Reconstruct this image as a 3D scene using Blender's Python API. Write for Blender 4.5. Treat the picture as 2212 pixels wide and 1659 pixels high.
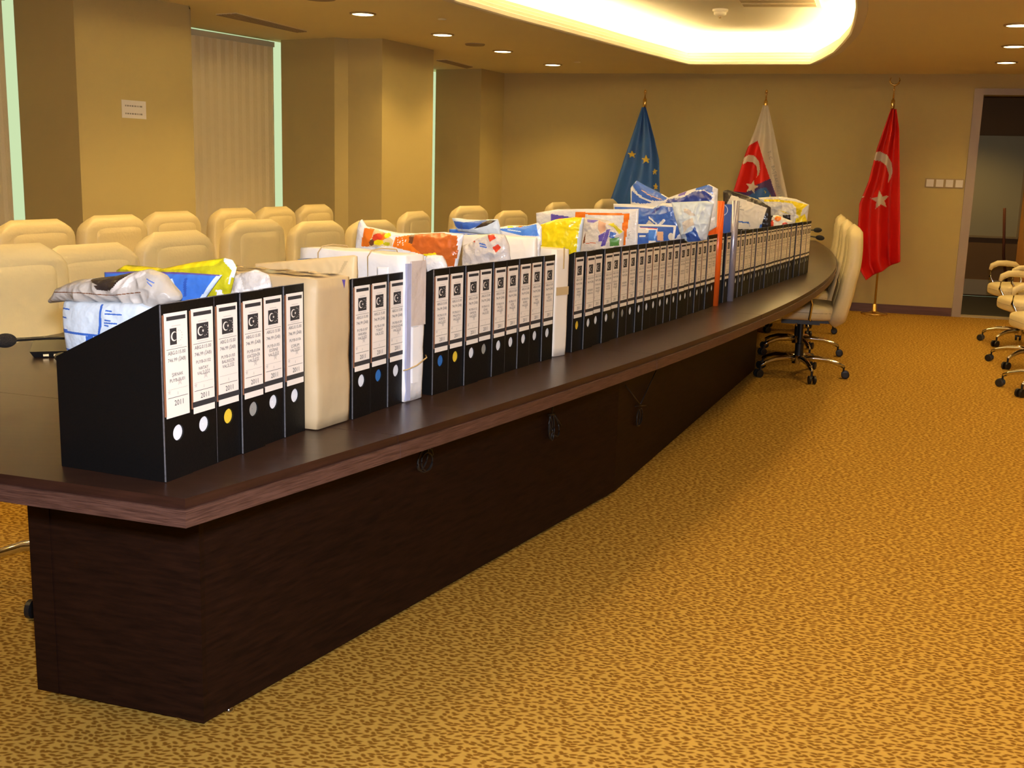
import bpy, bmesh, math, random
from mathutils import Vector, Matrix, noise
random.seed(7)
PI = math.pi
for o in list(bpy.data.objects): bpy.data.objects.remove(o)
S = bpy.context.scene
COL = S.collection

# ------------------------------------------------------------------ camera
FPX, PITCH, ROLL, CAMH = 2372.0, 0.190, 0.028, 1.303
IW, IH = 2212.0, 1659.0
CR, SR, CP, SP = math.cos(ROLL), math.sin(ROLL), math.cos(PITCH), math.sin(PITCH)
vR = Vector((1, 0, 0)); vF = Vector((0, CP, -SP)); vD = Vector((0, -SP, -CP))
vX = vR*CR - vD*SR; vDn = vR*SR + vD*CR
CAM = Vector((0, 0, CAMH))
cam = bpy.data.cameras.new('camera'); camo = bpy.data.objects.new('camera', cam); COL.objects.link(camo)
m = Matrix.Identity(4)
for i in range(3):
    m[i][0] = vX[i]; m[i][1] = -vDn[i]; m[i][2] = -vF[i]; m[i][3] = CAM[i]
camo.matrix_world = m
cam.sensor_width = 36; cam.lens = FPX/IW*36; cam.clip_end = 100; cam.clip_start = .02
S.camera = camo
S.view_settings.view_transform = 'Standard'; S.view_settings.look = 'None'
S.view_settings.gamma = 1; S.view_settings.use_curve_mapping = False
S.view_settings.exposure = 0.82

# ------------------------------------------------------------------ light
W = bpy.data.worlds.new('world'); S.world = W; W.use_nodes = True
W.node_tree.nodes['Background'].inputs[0].default_value = (.42, .53, .30, 1)
W.node_tree.nodes['Background'].inputs[1].default_value = .82
WARM = (1, .64, .205)
COVE_STRENGTH = 70.0
SPOT_POWER = 25.0
DISC_STRENGTH = 9.0
fl = bpy.data.lights.new('camera_flash', 'AREA'); fl.energy = 44; fl.size = .06; fl.color = (.95, .93, 1)
flo = bpy.data.objects.new('camera_flash', fl); COL.objects.link(flo)
flo.matrix_world = Matrix.Translation(CAM + Vector((.02, -.0, .09))) @ camo.matrix_world.to_3x3().to_4x4()

def ray(px, py):
    return vX*(px-IW/2) + vDn*(py-IH/2) + vF*FPX
def at(px, py, z):
    r = ray(px, py); t = (z-CAMH)/r.z
    return CAM + r*t
def at_y(px, py, Y):
    r = ray(px, py); return CAM + r*(Y/r.y)
def at_plane(px, py, P, D):
    """point seen at a pixel, on the vertical plane through P running along D"""
    n = Vector((-D[1], D[0], 0)); r = ray(px, py)
    t = (Vector((P[0], P[1], 0)) - Vector((CAM.x, CAM.y, 0))).dot(n) / r.dot(n)
    return CAM + r*t

# ------------------------------------------------------------------ materials
def mat(name, col, rough=.6, metal=0, spec=.5, bump=0, bscale=200, emit=None, estr=0, var=0, vscale=8, coat=0, alpha=None, trans=0):
    M = bpy.data.materials.new(name); M.use_nodes = True
    nt = M.node_tree; b = nt.nodes['Principled BSDF']
    b.inputs['Base Color'].default_value = (*col, 1)
    b.inputs['Roughness'].default_value = rough
    b.inputs['Metallic'].default_value = metal
    b.inputs['Specular IOR Level'].default_value = spec
    if coat: b.inputs['Coat Weight'].default_value = coat; b.inputs['Coat Roughness'].default_value = .12
    if alpha is not None: b.inputs['Alpha'].default_value = alpha
    if trans: b.inputs['Transmission Weight'].default_value = trans
    if emit:
        b.inputs['Emission Color'].default_value = (*emit, 1); b.inputs['Emission Strength'].default_value = estr
    tc = nt.nodes.new('ShaderNodeTexCoord')
    if var:
        n = nt.nodes.new('ShaderNodeTexNoise'); n.inputs['Scale'].default_value = vscale; n.inputs['Detail'].default_value = 4
        nt.links.new(tc.outputs['Object'], n.inputs['Vector'])
        mx = nt.nodes.new('ShaderNodeMix'); mx.data_type = 'RGBA'
        mx.inputs[6].default_value = tuple(c*(1-var) for c in col) + (1,)
        mx.inputs[7].default_value = tuple(min(1, c*(1+var)) for c in col) + (1,)
        nt.links.new(n.outputs['Fac'], mx.inputs[0]); nt.links.new(mx.outputs[2], b.inputs['Base Color'])
    if bump:
        n = nt.nodes.new('ShaderNodeTexNoise'); n.inputs['Scale'].default_value = bscale; n.inputs['Detail'].default_value = 3
        nt.links.new(tc.outputs['Object'], n.inputs['Vector'])
        bp = nt.nodes.new('ShaderNodeBump'); bp.inputs['Strength'].default_value = bump; bp.inputs['Distance'].default_value = .01
        nt.links.new(n.outputs['Fac'], bp.inputs['Height']); nt.links.new(bp.outputs['Normal'], b.inputs['Normal'])
    return M

def wood(name, c1, c2, rough, axis_scale, spec=.5):
    M = mat(name, c1, rough, spec=spec); nt = M.node_tree; b = nt.nodes['Principled BSDF']
    tc = nt.nodes.new('ShaderNodeTexCoord'); mp = nt.nodes.new('ShaderNodeMapping')
    mp.inputs['Scale'].default_value = axis_scale
    n = nt.nodes.new('ShaderNodeTexNoise'); n.inputs['Scale'].default_value = 1; n.inputs['Detail'].default_value = 6; n.inputs['Roughness'].default_value = .65
    rp = nt.nodes.new('ShaderNodeValToRGB')
    rp.color_ramp.elements[0].position = .35; rp.color_ramp.elements[0].color = (*c1, 1)
    rp.color_ramp.elements[1].position = .68; rp.color_ramp.elements[1].color = (*c2, 1)
    nt.links.new(tc.outputs['Object'], mp.inputs['Vector']); nt.links.new(mp.outputs[0], n.inputs['Vector'])
    nt.links.new(n.outputs['Fac'], rp.inputs[0]); nt.links.new(rp.outputs[0], b.inputs['Base Color'])
    return M

def carpet():
    M = mat('carpet', (.5, .35, .1), 1, spec=.05); nt = M.node_tree; b = nt.nodes['Principled BSDF']
    N = nt.nodes.new; L = nt.links.new
    tc = N('ShaderNodeTexCoord')
    # one small leaf-shaped fleck per cell, each turned its own way
    def vm(op, a=None, b=None, v=None, scale=None):
        n = N('ShaderNodeVectorMath'); n.operation = op
        if a: L(a, n.inputs[0])
        if b: L(b, n.inputs[1])
        if v: n.inputs[1].default_value = v
        if scale: n.inputs['Scale'].default_value = scale
        return n
    def flecks(rot, sc_, off):
        mp = N('ShaderNodeMapping'); mp.inputs['Rotation'].default_value = (0, 0, rot); mp.inputs['Location'].default_value = off
        mp.inputs['Scale'].default_value = (sc_*.8, sc_*1.15, 0); L(tc.outputs['Object'], mp.inputs['Vector'])
        v = N('ShaderNodeTexVoronoi'); v.voronoi_dimensions = '2D'; v.feature = 'F1'; v.inputs['Scale'].default_value = 1; v.inputs['Randomness'].default_value = .78
        L(mp.outputs[0], v.inputs['Vector'])
        dlt = vm('SUBTRACT', mp.outputs[0], v.outputs['Position'])
        sp = N('ShaderNodeSeparateColor'); L(v.outputs['Color'], sp.inputs[0])
        an = N('ShaderNodeMath'); an.operation = 'MULTIPLY_ADD'; an.inputs[1].default_value = 2.3; an.inputs[2].default_value = -1.15; L(sp.outputs[0], an.inputs[0])
        ro = N('ShaderNodeVectorRotate'); ro.rotation_type = 'Z_AXIS'; L(dlt.outputs[0], ro.inputs['Vector']); L(an.outputs[0], ro.inputs['Angle'])
        st_ = vm('MULTIPLY', ro.outputs[0], v=(.92, 1.8, 0)); ln = vm('LENGTH', st_.outputs[0])
        return ln.outputs['Value']
    l1 = flecks(.35, 62, (0, 0, 0))
    rp = N('ShaderNodeValToRGB')
    rp.color_ramp.elements[0].position = .32; rp.color_ramp.elements[0].color = (.255, .120, .015, 1)
    rp.color_ramp.elements[1].position = .66; rp.color_ramp.elements[1].color = (.60, .370, .075, 1)
    L(l1, rp.inputs[0])
    n2 = N('ShaderNodeTexNoise'); n2.inputs['Scale'].default_value = 600; L(tc.outputs['Object'], n2.inputs['Vector'])
    mx = N('ShaderNodeMix'); mx.data_type = 'RGBA'; mx.blend_type = 'OVERLAY'; mx.inputs[0].default_value = .25
    L(rp.outputs[0], mx.inputs[6]); L(n2.outputs['Color'], mx.inputs[7]); L(mx.outputs[2], b.inputs['Base Color'])
    bp = N('ShaderNodeBump'); bp.inputs['Strength'].default_value = .4; bp.inputs['Distance'].default_value = .004
    L(n2.outputs['Fac'], bp.inputs['Height']); L(bp.outputs[0], b.inputs['Normal'])
    return M

def clear(name, tint=(.9, .9, .95)):
    M = bpy.data.materials.new(name); M.use_nodes = True; nt = M.node_tree; nt.nodes.clear()
    out = nt.nodes.new('ShaderNodeOutputMaterial'); mx = nt.nodes.new('ShaderNodeMixShader'); mx.inputs[0].default_value = .35
    t = nt.nodes.new('ShaderNodeBsdfTransparent'); t.inputs[0].default_value = (*tint, 1)
    g = nt.nodes.new('ShaderNodeBsdfPrincipled'); g.inputs['Base Color'].default_value = (.8, .8, .82, 1); g.inputs['Roughness'].default_value = .15
    nt.links.new(t.outputs[0], mx.inputs[1]); nt.links.new(g.outputs[0], mx.inputs[2]); nt.links.new(mx.outputs[0], out.inputs[0])
    return M

K = {}
K['wall'] = mat('wall_paint', (.56, .46, .21), .85, spec=.2, bump=.15, bscale=300, var=.03, vscale=2)
K['ceiling'] = mat('ceiling_paint', (.92, .83, .53), .9, spec=.1, var=.02, vscale=3)
K['cove'] = mat('cove_paint', (.88, .84, .74), .8, spec=.2)
K['mould'] = mat('moulding_paint', (.86, .80, .66), .6, spec=.3)
K['strip'] = mat('light_strip', (1, 1, 1), emit=(1, .74, .34), estr=COVE_STRENGTH)
K['disc'] = mat('lamp_glass', (1, 1, 1), emit=(1, .84, .42), estr=DISC_STRENGTH)
K['trim'] = mat('lamp_trim', (.55, .42, .22), .35, metal=.6)
K['carpet'] = carpet()
K['base'] = wood('brown_skirting', (.10, .04, .03), (.15, .07, .05), .45, (3, 3, 60))
K['top'] = wood('wenge_top', (.022, .010, .007), (.040, .018, .012), .30, (6, 60, 60), .5)
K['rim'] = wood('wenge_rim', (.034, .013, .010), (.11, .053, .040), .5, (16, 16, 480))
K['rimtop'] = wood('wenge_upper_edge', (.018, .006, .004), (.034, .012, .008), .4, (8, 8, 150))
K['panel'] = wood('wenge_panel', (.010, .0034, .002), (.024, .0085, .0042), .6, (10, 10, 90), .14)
K['black'] = mat('black_board', (.003, .0028, .003), .5, spec=.22, bump=.05)
K['edge'] = mat('worn_silver_edge', (.16, .16, .18), .35, metal=.3, var=.6, vscale=120)
K['paper'] = mat('label_paper', (.86, .80, .74), .6, spec=.3)
K['white'] = mat('white_paper', (.82, .80, .80), .55)
K['ink'] = mat('black_ink', (.03, .03, .035), .6)
K['grey'] = mat('grey_ink', (.30, .29, .29), .6)
K['faint'] = mat('faint_print', (.62, .58, .55), .6)
K['pocket'] = mat('brown_pocket_edge', (.30, .13, .07), .4)
K['holewhite'] = mat('hole_paper', (.80, .84, .92), .35)
K['holeblue'] = mat('hole_blue', (.03, .16, .50), .35)
K['holeyellow'] = mat('hole_yellow', (.85, .60, .05), .35)
K['holegrey'] = mat('hole_grey', (.32, .32, .30), .35)
K['leather'] = mat('cream_leather', (.73, .62, .36), .42, spec=.5, bump=.12, bscale=90, var=.04, vscale=3)
K['seam'] = mat('cream_seam', (.42, .34, .20), .6)
K['chrome'] = mat('chrome', (.75, .73, .70), .12, metal=1)
K['plastic'] = mat('black_plastic', (.012, .012, .013), .4)
K['foam'] = mat('black_foam', (.014, .012, .012), .95, bump=.6, bscale=400)
K['kraft'] = mat('kraft_paper', (.50, .38, .22), .55, var=.12, vscale=9, bump=.3, bscale=14)
K['tape'] = mat('clear_tape', (.58, .44, .24), .12, spec=.8)
K['kraft2'] = mat('kraft_envelope', (.66, .50, .26), .5, bump=.3, bscale=12)
K['wrap'] = mat('white_wrap', (.80, .78, .78), .35, bump=.5, bscale=18)
K['wrap2'] = mat('white_box_card', (.84, .78, .70), .4)
K['wrapgrey'] = mat('grey_plastic_wrap', (.58, .50, .46), .3, bump=.5, bscale=30)
K['wrapblue'] = mat('bluish_plastic_wrap', (.40, .42, .60), .3, bump=.4, bscale=30)
K['band'] = mat('rubber_band', (.48, .34, .16), .6)
K['bag_white'] = mat('white_plastic', (.74, .73, .74), .22, bump=.9, bscale=26)
K['bag_ice'] = mat('pale_blue_plastic', (.58, .68, .80), .3, bump=.7, bscale=22)
K['bag_grey'] = mat('grey_plastic', (.42, .39, .36), .35, bump=.9, bscale=24)
K['bag_clear'] = mat('milky_plastic', (.60, .56, .54), .16, bump=1, bscale=30)
K['bag_blue'] = mat('blue_plastic', (.035, .10, .44), .2, bump=.6, bscale=22)
K['bag_lblue'] = mat('bright_blue_print', (.05, .17, .62), .25, bump=.5, bscale=22)
K['bag_navy'] = mat('dark_blue_plastic', (.02, .04, .26), .2, bump=.5, bscale=22)
K['bag_yellow'] = mat('yellow_plastic', (.80, .64, .01), .2, bump=.8, bscale=22)
K['bag_olive'] = mat('olive_yellow_plastic', (.50, .46, .015), .22, bump=.8, bscale=26)
K['bag_orange'] = mat('orange_plastic', (.72, .17, .015), .2, bump=.6, bscale=20)
K['bag_rust'] = mat('rust_orange_plastic', (.48, .11, .02), .18, bump=.8, bscale=22)
K['bag_red'] = mat('red_print', (.62, .05, .02), .3)
K['bag_brown'] = mat('brown_picture', (.14, .05, .02), .3)
K['bag_dark'] = mat('dark_plastic', (.03, .022, .02), .22, bump=.5, bscale=22)
K['bag_green'] = mat('green_print', (.07, .22, .03), .3)
K['bag_purple'] = mat('violet_print', (.10, .07, .36), .3)
K['bag_skin'] = mat('peach_print', (.62, .36, .24), .3)
K['blue_ink'] = mat('blue_ink', (.04, .13, .52), .5)
K['folder_orange'] = mat('orange_folder', (.88, .13, .012), .25, spec=.6)
K['folder_blue'] = mat('blue_folder', (.03, .09, .38), .3)
K['silver'] = mat('silver_tube', (.42, .42, .55), .25, metal=.5)
K['fl_blue'] = mat('blue_flag_cloth', (.028, .11, .42), .45, spec=.5)
K['fl_red'] = mat('red_flag_cloth', (.60, .008, .006), .5, spec=.4)
K['fl_white'] = mat('white_flag_cloth', (.68, .62, .54), .5, spec=.4)
K['fl_purple'] = mat('violet_flag_cloth', (.07, .03, .16), .5, spec=.4)
K['fl_star'] = mat('gold_star', (.85, .60, .06), .5)
K['brass'] = mat('brass', (.75, .52, .18), .25, metal=1)
K['frame'] = mat('grey_door_frame', (.42, .35, .30), .4)
K['doorwood'] = mat('honey_door', (.42, .22, .07), .4, var=.2, vscale=5)
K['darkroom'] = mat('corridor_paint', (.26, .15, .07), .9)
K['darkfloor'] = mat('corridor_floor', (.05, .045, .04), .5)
K['sill'] = mat('pale_threshold', (.50, .42, .30), .6)
K['board'] = mat('frosted_board', (.50, .46, .30), .5)
K['blind'] = mat('cream_blind', (.97, .86, .58), .8, bump=.2, bscale=60)
def _blind():
    nt = K['blind'].node_tree; b = nt.nodes['Principled BSDF']; out = nt.nodes['Material Output']
    t = nt.nodes.new('ShaderNodeBsdfTranslucent'); t.inputs[0].default_value = (.85, .66, .40, 1)
    mx = nt.nodes.new('ShaderNodeMixShader'); mx.inputs[0].default_value = .06
    nt.links.new(b.outputs[0], mx.inputs[1]); nt.links.new(t.outputs[0], mx.inputs[2]); nt.links.new(mx.outputs[0], out.inputs[0])
_blind()
K['rail'] = mat('blind_rail', (.72, .74, .68), .3, metal=.3)
K['glass'] = mat('window_glass', (.9, .95, .95), .02, trans=1)
K['socket'] = mat('switch_plastic', (.80, .76, .66), .4)
K['grille'] = mat('vent_grille', (.40, .31, .18), .6)
K['stick'] = mat('red_brown_stick', (.22, .07, .03), .5)

# ------------------------------------------------------------------ helpers
def addmesh(name, verts, faces, mats, parent=None, smooth=False, mi=None):
    me = bpy.data.meshes.new(name); me.from_pydata([tuple(v) for v in verts], [], faces)
    if not isinstance(mats, (list, tuple)): mats = [mats]
    for k in mats: me.materials.append(K[k] if isinstance(k, str) else k)
    if mi: me.polygons.foreach_set('material_index', mi)
    if smooth: me.polygons.foreach_set('use_smooth', [True]*len(me.polygons))
    me.update()
    o = bpy.data.objects.new(name, me); COL.objects.link(o)
    if parent: o.parent = parent
    return o
class MB:
    """collects shapes that make up ONE mesh"""
    def __init__(s): s.v = []; s.f = []; s.m = []
    def add(s, vs, fs, m=0):
        b = len(s.v); s.v += [Vector(v) for v in vs]; s.f += [tuple(i+b for i in f) for f in fs]; s.m += [m]*len(fs)
    def box(s, x0, x1, y0, y1, z0, z1, m=0, T=None):
        vs = [Vector((x, y, z)) for z in (z0, z1) for x, y in ((x0, y0), (x1, y0), (x1, y1), (x0, y1))]
        if T: vs = [T @ v for v in vs]
        s.add(vs, [(3, 2, 1, 0), (4, 5, 6, 7), (0, 1, 5, 4), (1, 2, 6, 5), (2, 3, 7, 6), (3, 0, 4, 7)], m)
    def rbox(s, x0, x1, y0, y1, z0, z1, r=.01, m=0, n=3):
        """box with rounded vertical edges"""
        pts = []
        for cx, cy, a in ((x1-r, y1-r, 0), (x0+r, y1-r, 90), (x0+r, y0+r, 180), (x1-r, y0+r, 270)):
            for k in range(n+1):
                t = math.radians(a + 90*k/n); pts.append((cx+r*math.cos(t), cy+r*math.sin(t)))
        s.prism(pts, z0, z1, m)
    def prism(s, pts, z0, z1, m=0, mside=None):
        n = len(pts); vs = [Vector((p[0], p[1], z0)) for p in pts] + [Vector((p[0], p[1], z1)) for p in pts]
        s.add(vs, [tuple(range(n-1, -1, -1)), tuple(range(n, 2*n))], m)
        b = len(s.v); s.add(vs, [(i, (i+1) % n, (i+1) % n+n, i+n) for i in range(n)], m if mside is None else mside)
    def loft(s, rings, m=0, cap=True, closed=True):
        n = len(rings[0]); vs = [v for r in rings for v in r]; fs = []
        for j in range(len(rings)-1):
            for i in range(n if closed else n-1):
                k = (i+1) % n; fs.append((j*n+i, j*n+k, (j+1)*n+k, (j+1)*n+i))
        if cap:
            fs.append(tuple(range(n-1, -1, -1))); fs.append(tuple((len(rings)-1)*n+i for i in range(n)))
        s.add(vs, fs, m)
    def tube(s, pts, r, n=8, m=0):
        pts = [Vector(p) for p in pts]; rings = []; up = Vector((0, 0, 1))
        for i, p in enumerate(pts):
            d = (pts[min(i+1, len(pts)-1)] - pts[max(i-1, 0)]).normalized()
            a = d.cross(up)
            if a.length < .05: a = d.cross(Vector((1, 0, 0)))
            a.normalize(); b = d.cross(a).normalized()
            rr = r[i] if isinstance(r, (list, tuple)) else r
            rings.append([p + a*math.cos(2*PI*k/n)*rr + b*math.sin(2*PI*k/n)*rr for k in range(n)])
        s.loft(rings, m)
    def lathe(s, prof, c=(0, 0, 0), n=20, m=0):
        rings = [[Vector((c[0]+r*math.cos(2*PI*k/n), c[1]+r*math.sin(2*PI*k/n), c[2]+z)) for k in range(n)] for r, z in prof]
        s.loft(rings, m)
    def ball(s, c, rx, ry=None, rz=None, n=14, m=0, e=1.0, T=None):
        ry = ry or rx; rz = rz or rx; rings = []
        def pw(x, p): return math.copysign(abs(x)**p, x)
        for j in range(n+1):
            a = -PI/2 + PI*j/n; a = max(-PI/2+.02, min(PI/2-.02, a)); rings.append([])
            for k in range(2*n):
                b = PI*k/n
                v = Vector((rx*pw(math.cos(a), e)*pw(math.cos(b), e), ry*pw(math.cos(a), e)*pw(math.sin(b), e), rz*pw(math.sin(a), e)))
                if T: v = T @ v
                rings[-1].append(v + Vector(c))
        s.loft(rings, m)
    def build(s, name, mats, parent=None, smooth=False):
        o = addmesh(name, s.v, s.f, mats, parent, smooth, s.m)
        return o
def smooth_auto(o, deg=40):
    me = o.data
    me.polygons.foreach_set('use_smooth', [True]*len(me.polygons))
    bm = bmesh.new(); bm.from_mesh(me)
    for e in bm.edges:
        if len(e.link_faces) != 2 or e.calc_face_angle(0) > math.radians(deg): e.smooth = False
    bm.to_mesh(me); bm.free(); return o
def tag(o, label=None, cat=None, group=None, kind=None):
    if label: o['label'] = label
    if cat: o['category'] = cat
    if group: o['group'] = group
    if kind: o['kind'] = kind
    return o
def empty(name, loc=(0, 0, 0), rz=0):
    o = bpy.data.objects.new(name, None); COL.objects.link(o); o.location = loc; o.rotation_euler = (0, 0, rz)
    o.empty_display_size = .1; return o
def kids(o): return [c for c in COL.objects if c.parent == o]
def copy_tree(o, parent=None, tree=None):
    c = o.copy(); COL.objects.link(c)
    if parent: c.parent = parent
    for ch in (tree or {}).get(o.name, []): copy_tree(ch, c, tree)
    return c
def tree_of(root):
    t = {}
    for c in bpy.data.objects:
        if c.parent: t.setdefault(c.parent.name, []).append(c)
    return t
def frame(loc, t):
    """matrix: local X along t (unit, horizontal), local Y inward (left of t), Z up"""
    M = Matrix.Identity(4); M[0][0], M[1][0] = t[0], t[1]; M[0][1], M[1][1] = -t[1], t[0]
    M[0][3], M[1][3], M[2][3] = loc[0], loc[1], loc[2]; return M
_TC = {}
def text_geo(txt, size, align='CENTER', bold=False):
    key = (txt, align)
    if key not in _TC:
        cu = bpy.data.curves.new('t', 'FONT'); cu.body = txt; cu.align_x = align; cu.size = 1; cu.resolution_u = 2
        ob = bpy.data.objects.new('t', cu); COL.objects.link(ob); bpy.context.view_layer.update()
        dg = bpy.context.evaluated_depsgraph_get(); me = bpy.data.meshes.new_from_object(ob.evaluated_get(dg))
        _TC[key] = ([v.co.copy() for v in me.vertices], [tuple(p.vertices) for p in me.polygons])
        bpy.data.objects.remove(ob); bpy.data.curves.remove(cu); bpy.data.meshes.remove(me)
    v, f = _TC[key]
    return [p*size for p in v], f
def star_pts(cx, cy, r, rot=0, k=.40):
    return [(cx + (r if i % 2 == 0 else r*k)*math.sin(rot+i*PI/5), cy + (r if i % 2 == 0 else r*k)*math.cos(rot+i*PI/5)) for i in range(10)]
def inpoly(x, y, P):
    c = False; j = len(P)-1
    for i in range(len(P)):
        if (P[i][1] > y) != (P[j][1] > y) and x < (P[j][0]-P[i][0])*(y-P[i][1])/(P[j][1]-P[i][1]+1e-12)+P[i][0]: c = not c
        j = i
    return c
def lerp_curve(pts, t):
    xs = [p[0] for p in pts]
    x = xs[0] + (xs[-1]-xs[0])*t
    for i in range(len(pts)-1):
        if x <= pts[i+1][0] or i == len(pts)-2:
            k = (x-pts[i][0])/(pts[i+1][0]-pts[i][0]+1e-9); return (x, pts[i][1] + k*(pts[i+1][1]-pts[i][1]))

# ------------------------------------------------------------------ room
HC = 2.365
U0 = 16.3; au = math.radians(U0)
ax = Vector((math.sin(au), math.cos(au), 0)); av = Vector((math.cos(au), -math.sin(au), 0))   # room axis and its right hand
def UV(u, v, z=0): return ax*u + av*v + Vector((0, 0, z))
def structure(o): o['kind'] = 'structure'; return o
def back_y(x): return 12.40 - .2924*(x+.2)
corner = Vector((-.176, back_y(-.176), 0))
bdir = Vector((1, -.2924, 0)).normalized(); bn = Vector((-.2924, -1, 0)).normalized()   # along the back wall, into the room
# left wall polyline at ceiling height, near to far
d = Vector((.5335, .8457, 0)); pin = Vector((-.8457, .5335, 0))     # along the wall, away from the room
A2 = Vector((-2.285, 7.864, 0)); A1 = at_plane(168, 230, A2, d); A1.z = 0
_r = at_plane(45, 300, A1, pin); A0 = A1 + pin*min(1.1, max(.4, (_r-A1).dot(pin))); A0.z = 0; Am = A0 - d*1.9
Amm = Am - pin*.83; Az = Amm - d*7.5
A3 = A2 + pin*.83; B1 = Vector((-2.066, 9.80, 0)); B2 = Vector((-1.556, 9.491, 0)); B3 = Vector((-1.447, 9.53, 0))
B4 = Vector((-1.153, 9.461, 0)); B5 = Vector((-.786, 10.24, 0)); B6 = B5 + pin*.83; B7 = Vector((-.906, 12.162, 0))
B8 = Vector((-.412, 11.93, 0)); B9 = corner
def wall_strip(name, pts, z0=0, z1=HC, thick=.12, side=None, m='wall', parent=None):
    """a wall with real thickness following a polyline; `side` points to its outer side"""
    mb = MB(); pts = [Vector(p) for p in pts]
    ns = []
    for a, b in zip(pts, pts[1:]):
        n = Vector((-(b-a).y, (b-a).x, 0)).normalized()
        if side and n.dot(side) < 0: n = -n
        ns.append(n)
    out = []
    for i, p in enumerate(pts):      # mitred outer line, so that no two faces share a plane
        a = ns[max(0, i-1)]; b = ns[min(i, len(ns)-1)]; mid = (a+b).normalized()
        out.append(p + mid*(thick/max(.4, mid.dot(a))))
    n_ = len(pts); vs = [Vector((p.x, p.y, z)) for z in (z0, z1) for p in pts+out]; m2 = 2*n_; fs = []
    for i in range(n_-1):
        fs += [(i, i+1, i+1+m2, i+m2), (n_+i+1, n_+i, n_+i+m2, n_+i+1+m2), (i+m2, i+1+m2, n_+i+1+m2, n_+i+m2), (i+1, i, n_+i, n_+i+1)]
    fs += [(0, m2, m2+n_, n_), (n_-1, n_+n_-1, m2+n_+n_-1, m2+n_-1)]
    mb.add(vs, fs)
    return mb.build(name, m, parent)
structure(wall_strip('wall_left', [Az, Amm, Am], side=pin))
for pts in ([A0, A1, A2, A3], [B1, B2, B3, B4, B5, B6], [B7, B8, B9]):
    structure(wall_strip('wall_left', pts, side=pin+Vector((0, .6, 0))))
# walls of the returns also close the corners towards outside
# windows with sills, blinds
def window(n, P, Q, zs=.42):
    """P..Q is the inside line of the window wall, near to far"""
    P = Vector(P); Q = Vector(Q); t = (Q-P).normalized(); nn = Vector((-t.y, t.x, 0))
    if nn.dot(pin) < 0: nn = -nn
    L = (Q-P).length
    M = Matrix.Identity(4)
    for i in range(3): M[i][0] = t[i]; M[i][1] = nn[i]; M[i][3] = P[i]
    w = empty('window_%d' % n); w.matrix_world = M; structure(w)
    mb = MB(); mb.box(-.1, L+.1, .10, .22, 0, zs); mb.build('window_apron', 'wall', w)
    mb = MB(); mb.box(0, L, -.02, .12, zs, zs+.03); mb.build('window_sill', 'rail', w)
    mb = MB()
    for x0, x1 in ((0, .05), (L/2-.03, L/2+.03), (L-.05, L)): mb.box(x0, x1, .14, .19, zs+.03, HC)
    for z0, z1 in ((zs+.03, zs+.08), (HC-.05, HC)): mb.box(.05, L-.05, .141, .189, z0, z1)
    mb.build('window_frame', 'rail', w)
    mb = MB(); mb.box(.05, L-.05, .16, .166, zs+.08, HC-.05); mb.build('pane', 'glass', w)
    return w, M, L, nn
wins = [window(1, Am, A0), window(2, A3, B1), window(3, B6, B7)]
names = ['cream vertical blind at the left edge of the photo, half hidden by the pillar', 'cream vertical blind drawn across the middle window recess', 'cream vertical blind in the far recess beside the back corner']
for i, (w, M, L, nn) in enumerate(wins):
    b = empty('vertical_blind'); b.matrix_world = M
    tag(b, names[i], 'blind', 'vertical blinds in the window recesses')
    gap = (.045, .034, .04)[i]
    mb = MB(); mb.box(.01, L-.03, .045, .085, HC-.060, HC-.018); mb.build('headrail', 'rail', b)
    wv = .089; x = .0; mb = MB(); k = 0
    while x < L-gap-.01:
        x1 = min(x+wv+.008, L-gap); a = .010 if k % 2 else .013
        pts = [(x, .06+a), (x+(x1-x)/2, .06-a*.3), (x1, .06-a*.2), (x1, .063-a*.2), (x+(x1-x)/2, .063-a*.3), (x, .063+a)]
        mb.prism(pts, .50, HC-.06); x += wv; k += 1
    mb.build('slats', 'blind', b)
# back wall with its doorway
DJ = at(2108, 700, 0)   # only its direction along the wall is used
def on_back(px): # where a pixel column meets the back wall, metres from the corner
    p = at_plane(px, 430, corner, bdir); return (p-corner).dot(bdir)
door0 = on_back(2101); doorw = 1.02; doorh = 2.17
Mb = Matrix.Identity(4)
for i in range(3): Mb[i][0] = bdir[i]; Mb[i][1] = bn[i]; Mb[i][3] = corner[i]      # local X along wall, Y into the room
def bw(x, y, z): return Mb @ Vector((x, y, z))
WL = 8.2
mb = MB(); mb.box(-.25, door0, -.14, 0, 0, HC, T=Mb); mb.box(door0+doorw, WL, -.14, 0, 0, HC, T=Mb); mb.box(door0, door0+doorw, -.14, 0, doorh, HC, T=Mb)
structure(mb.build('wall_back', 'wall'))
mb = MB(); mb.box(.02, door0-.09, .0, .014, .0, .085, T=Mb); mb.box(.02, door0-.09, .014, .019, .0, .03, T=Mb)
structure(mb.build('baseboard_back', 'base'))
dr = empty('door_1'); dr.matrix_world = Mb; structure(dr)
mb = MB(); mb.box(door0-.085, door0+.0, -.16, .02, 0, doorh+.06); mb.box(door0+doorw, door0+doorw+.085, -.16, .02, 0, doorh+.06); mb.box(door0, door0+doorw, -.16, .02, doorh, doorh+.06)
mb.build('door_frame', 'frame', dr)
mb = MB(); mb.box(door0, door0+doorw, -.14, .01, 0, .012); mb.build('threshold', 'sill', dr)
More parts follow.
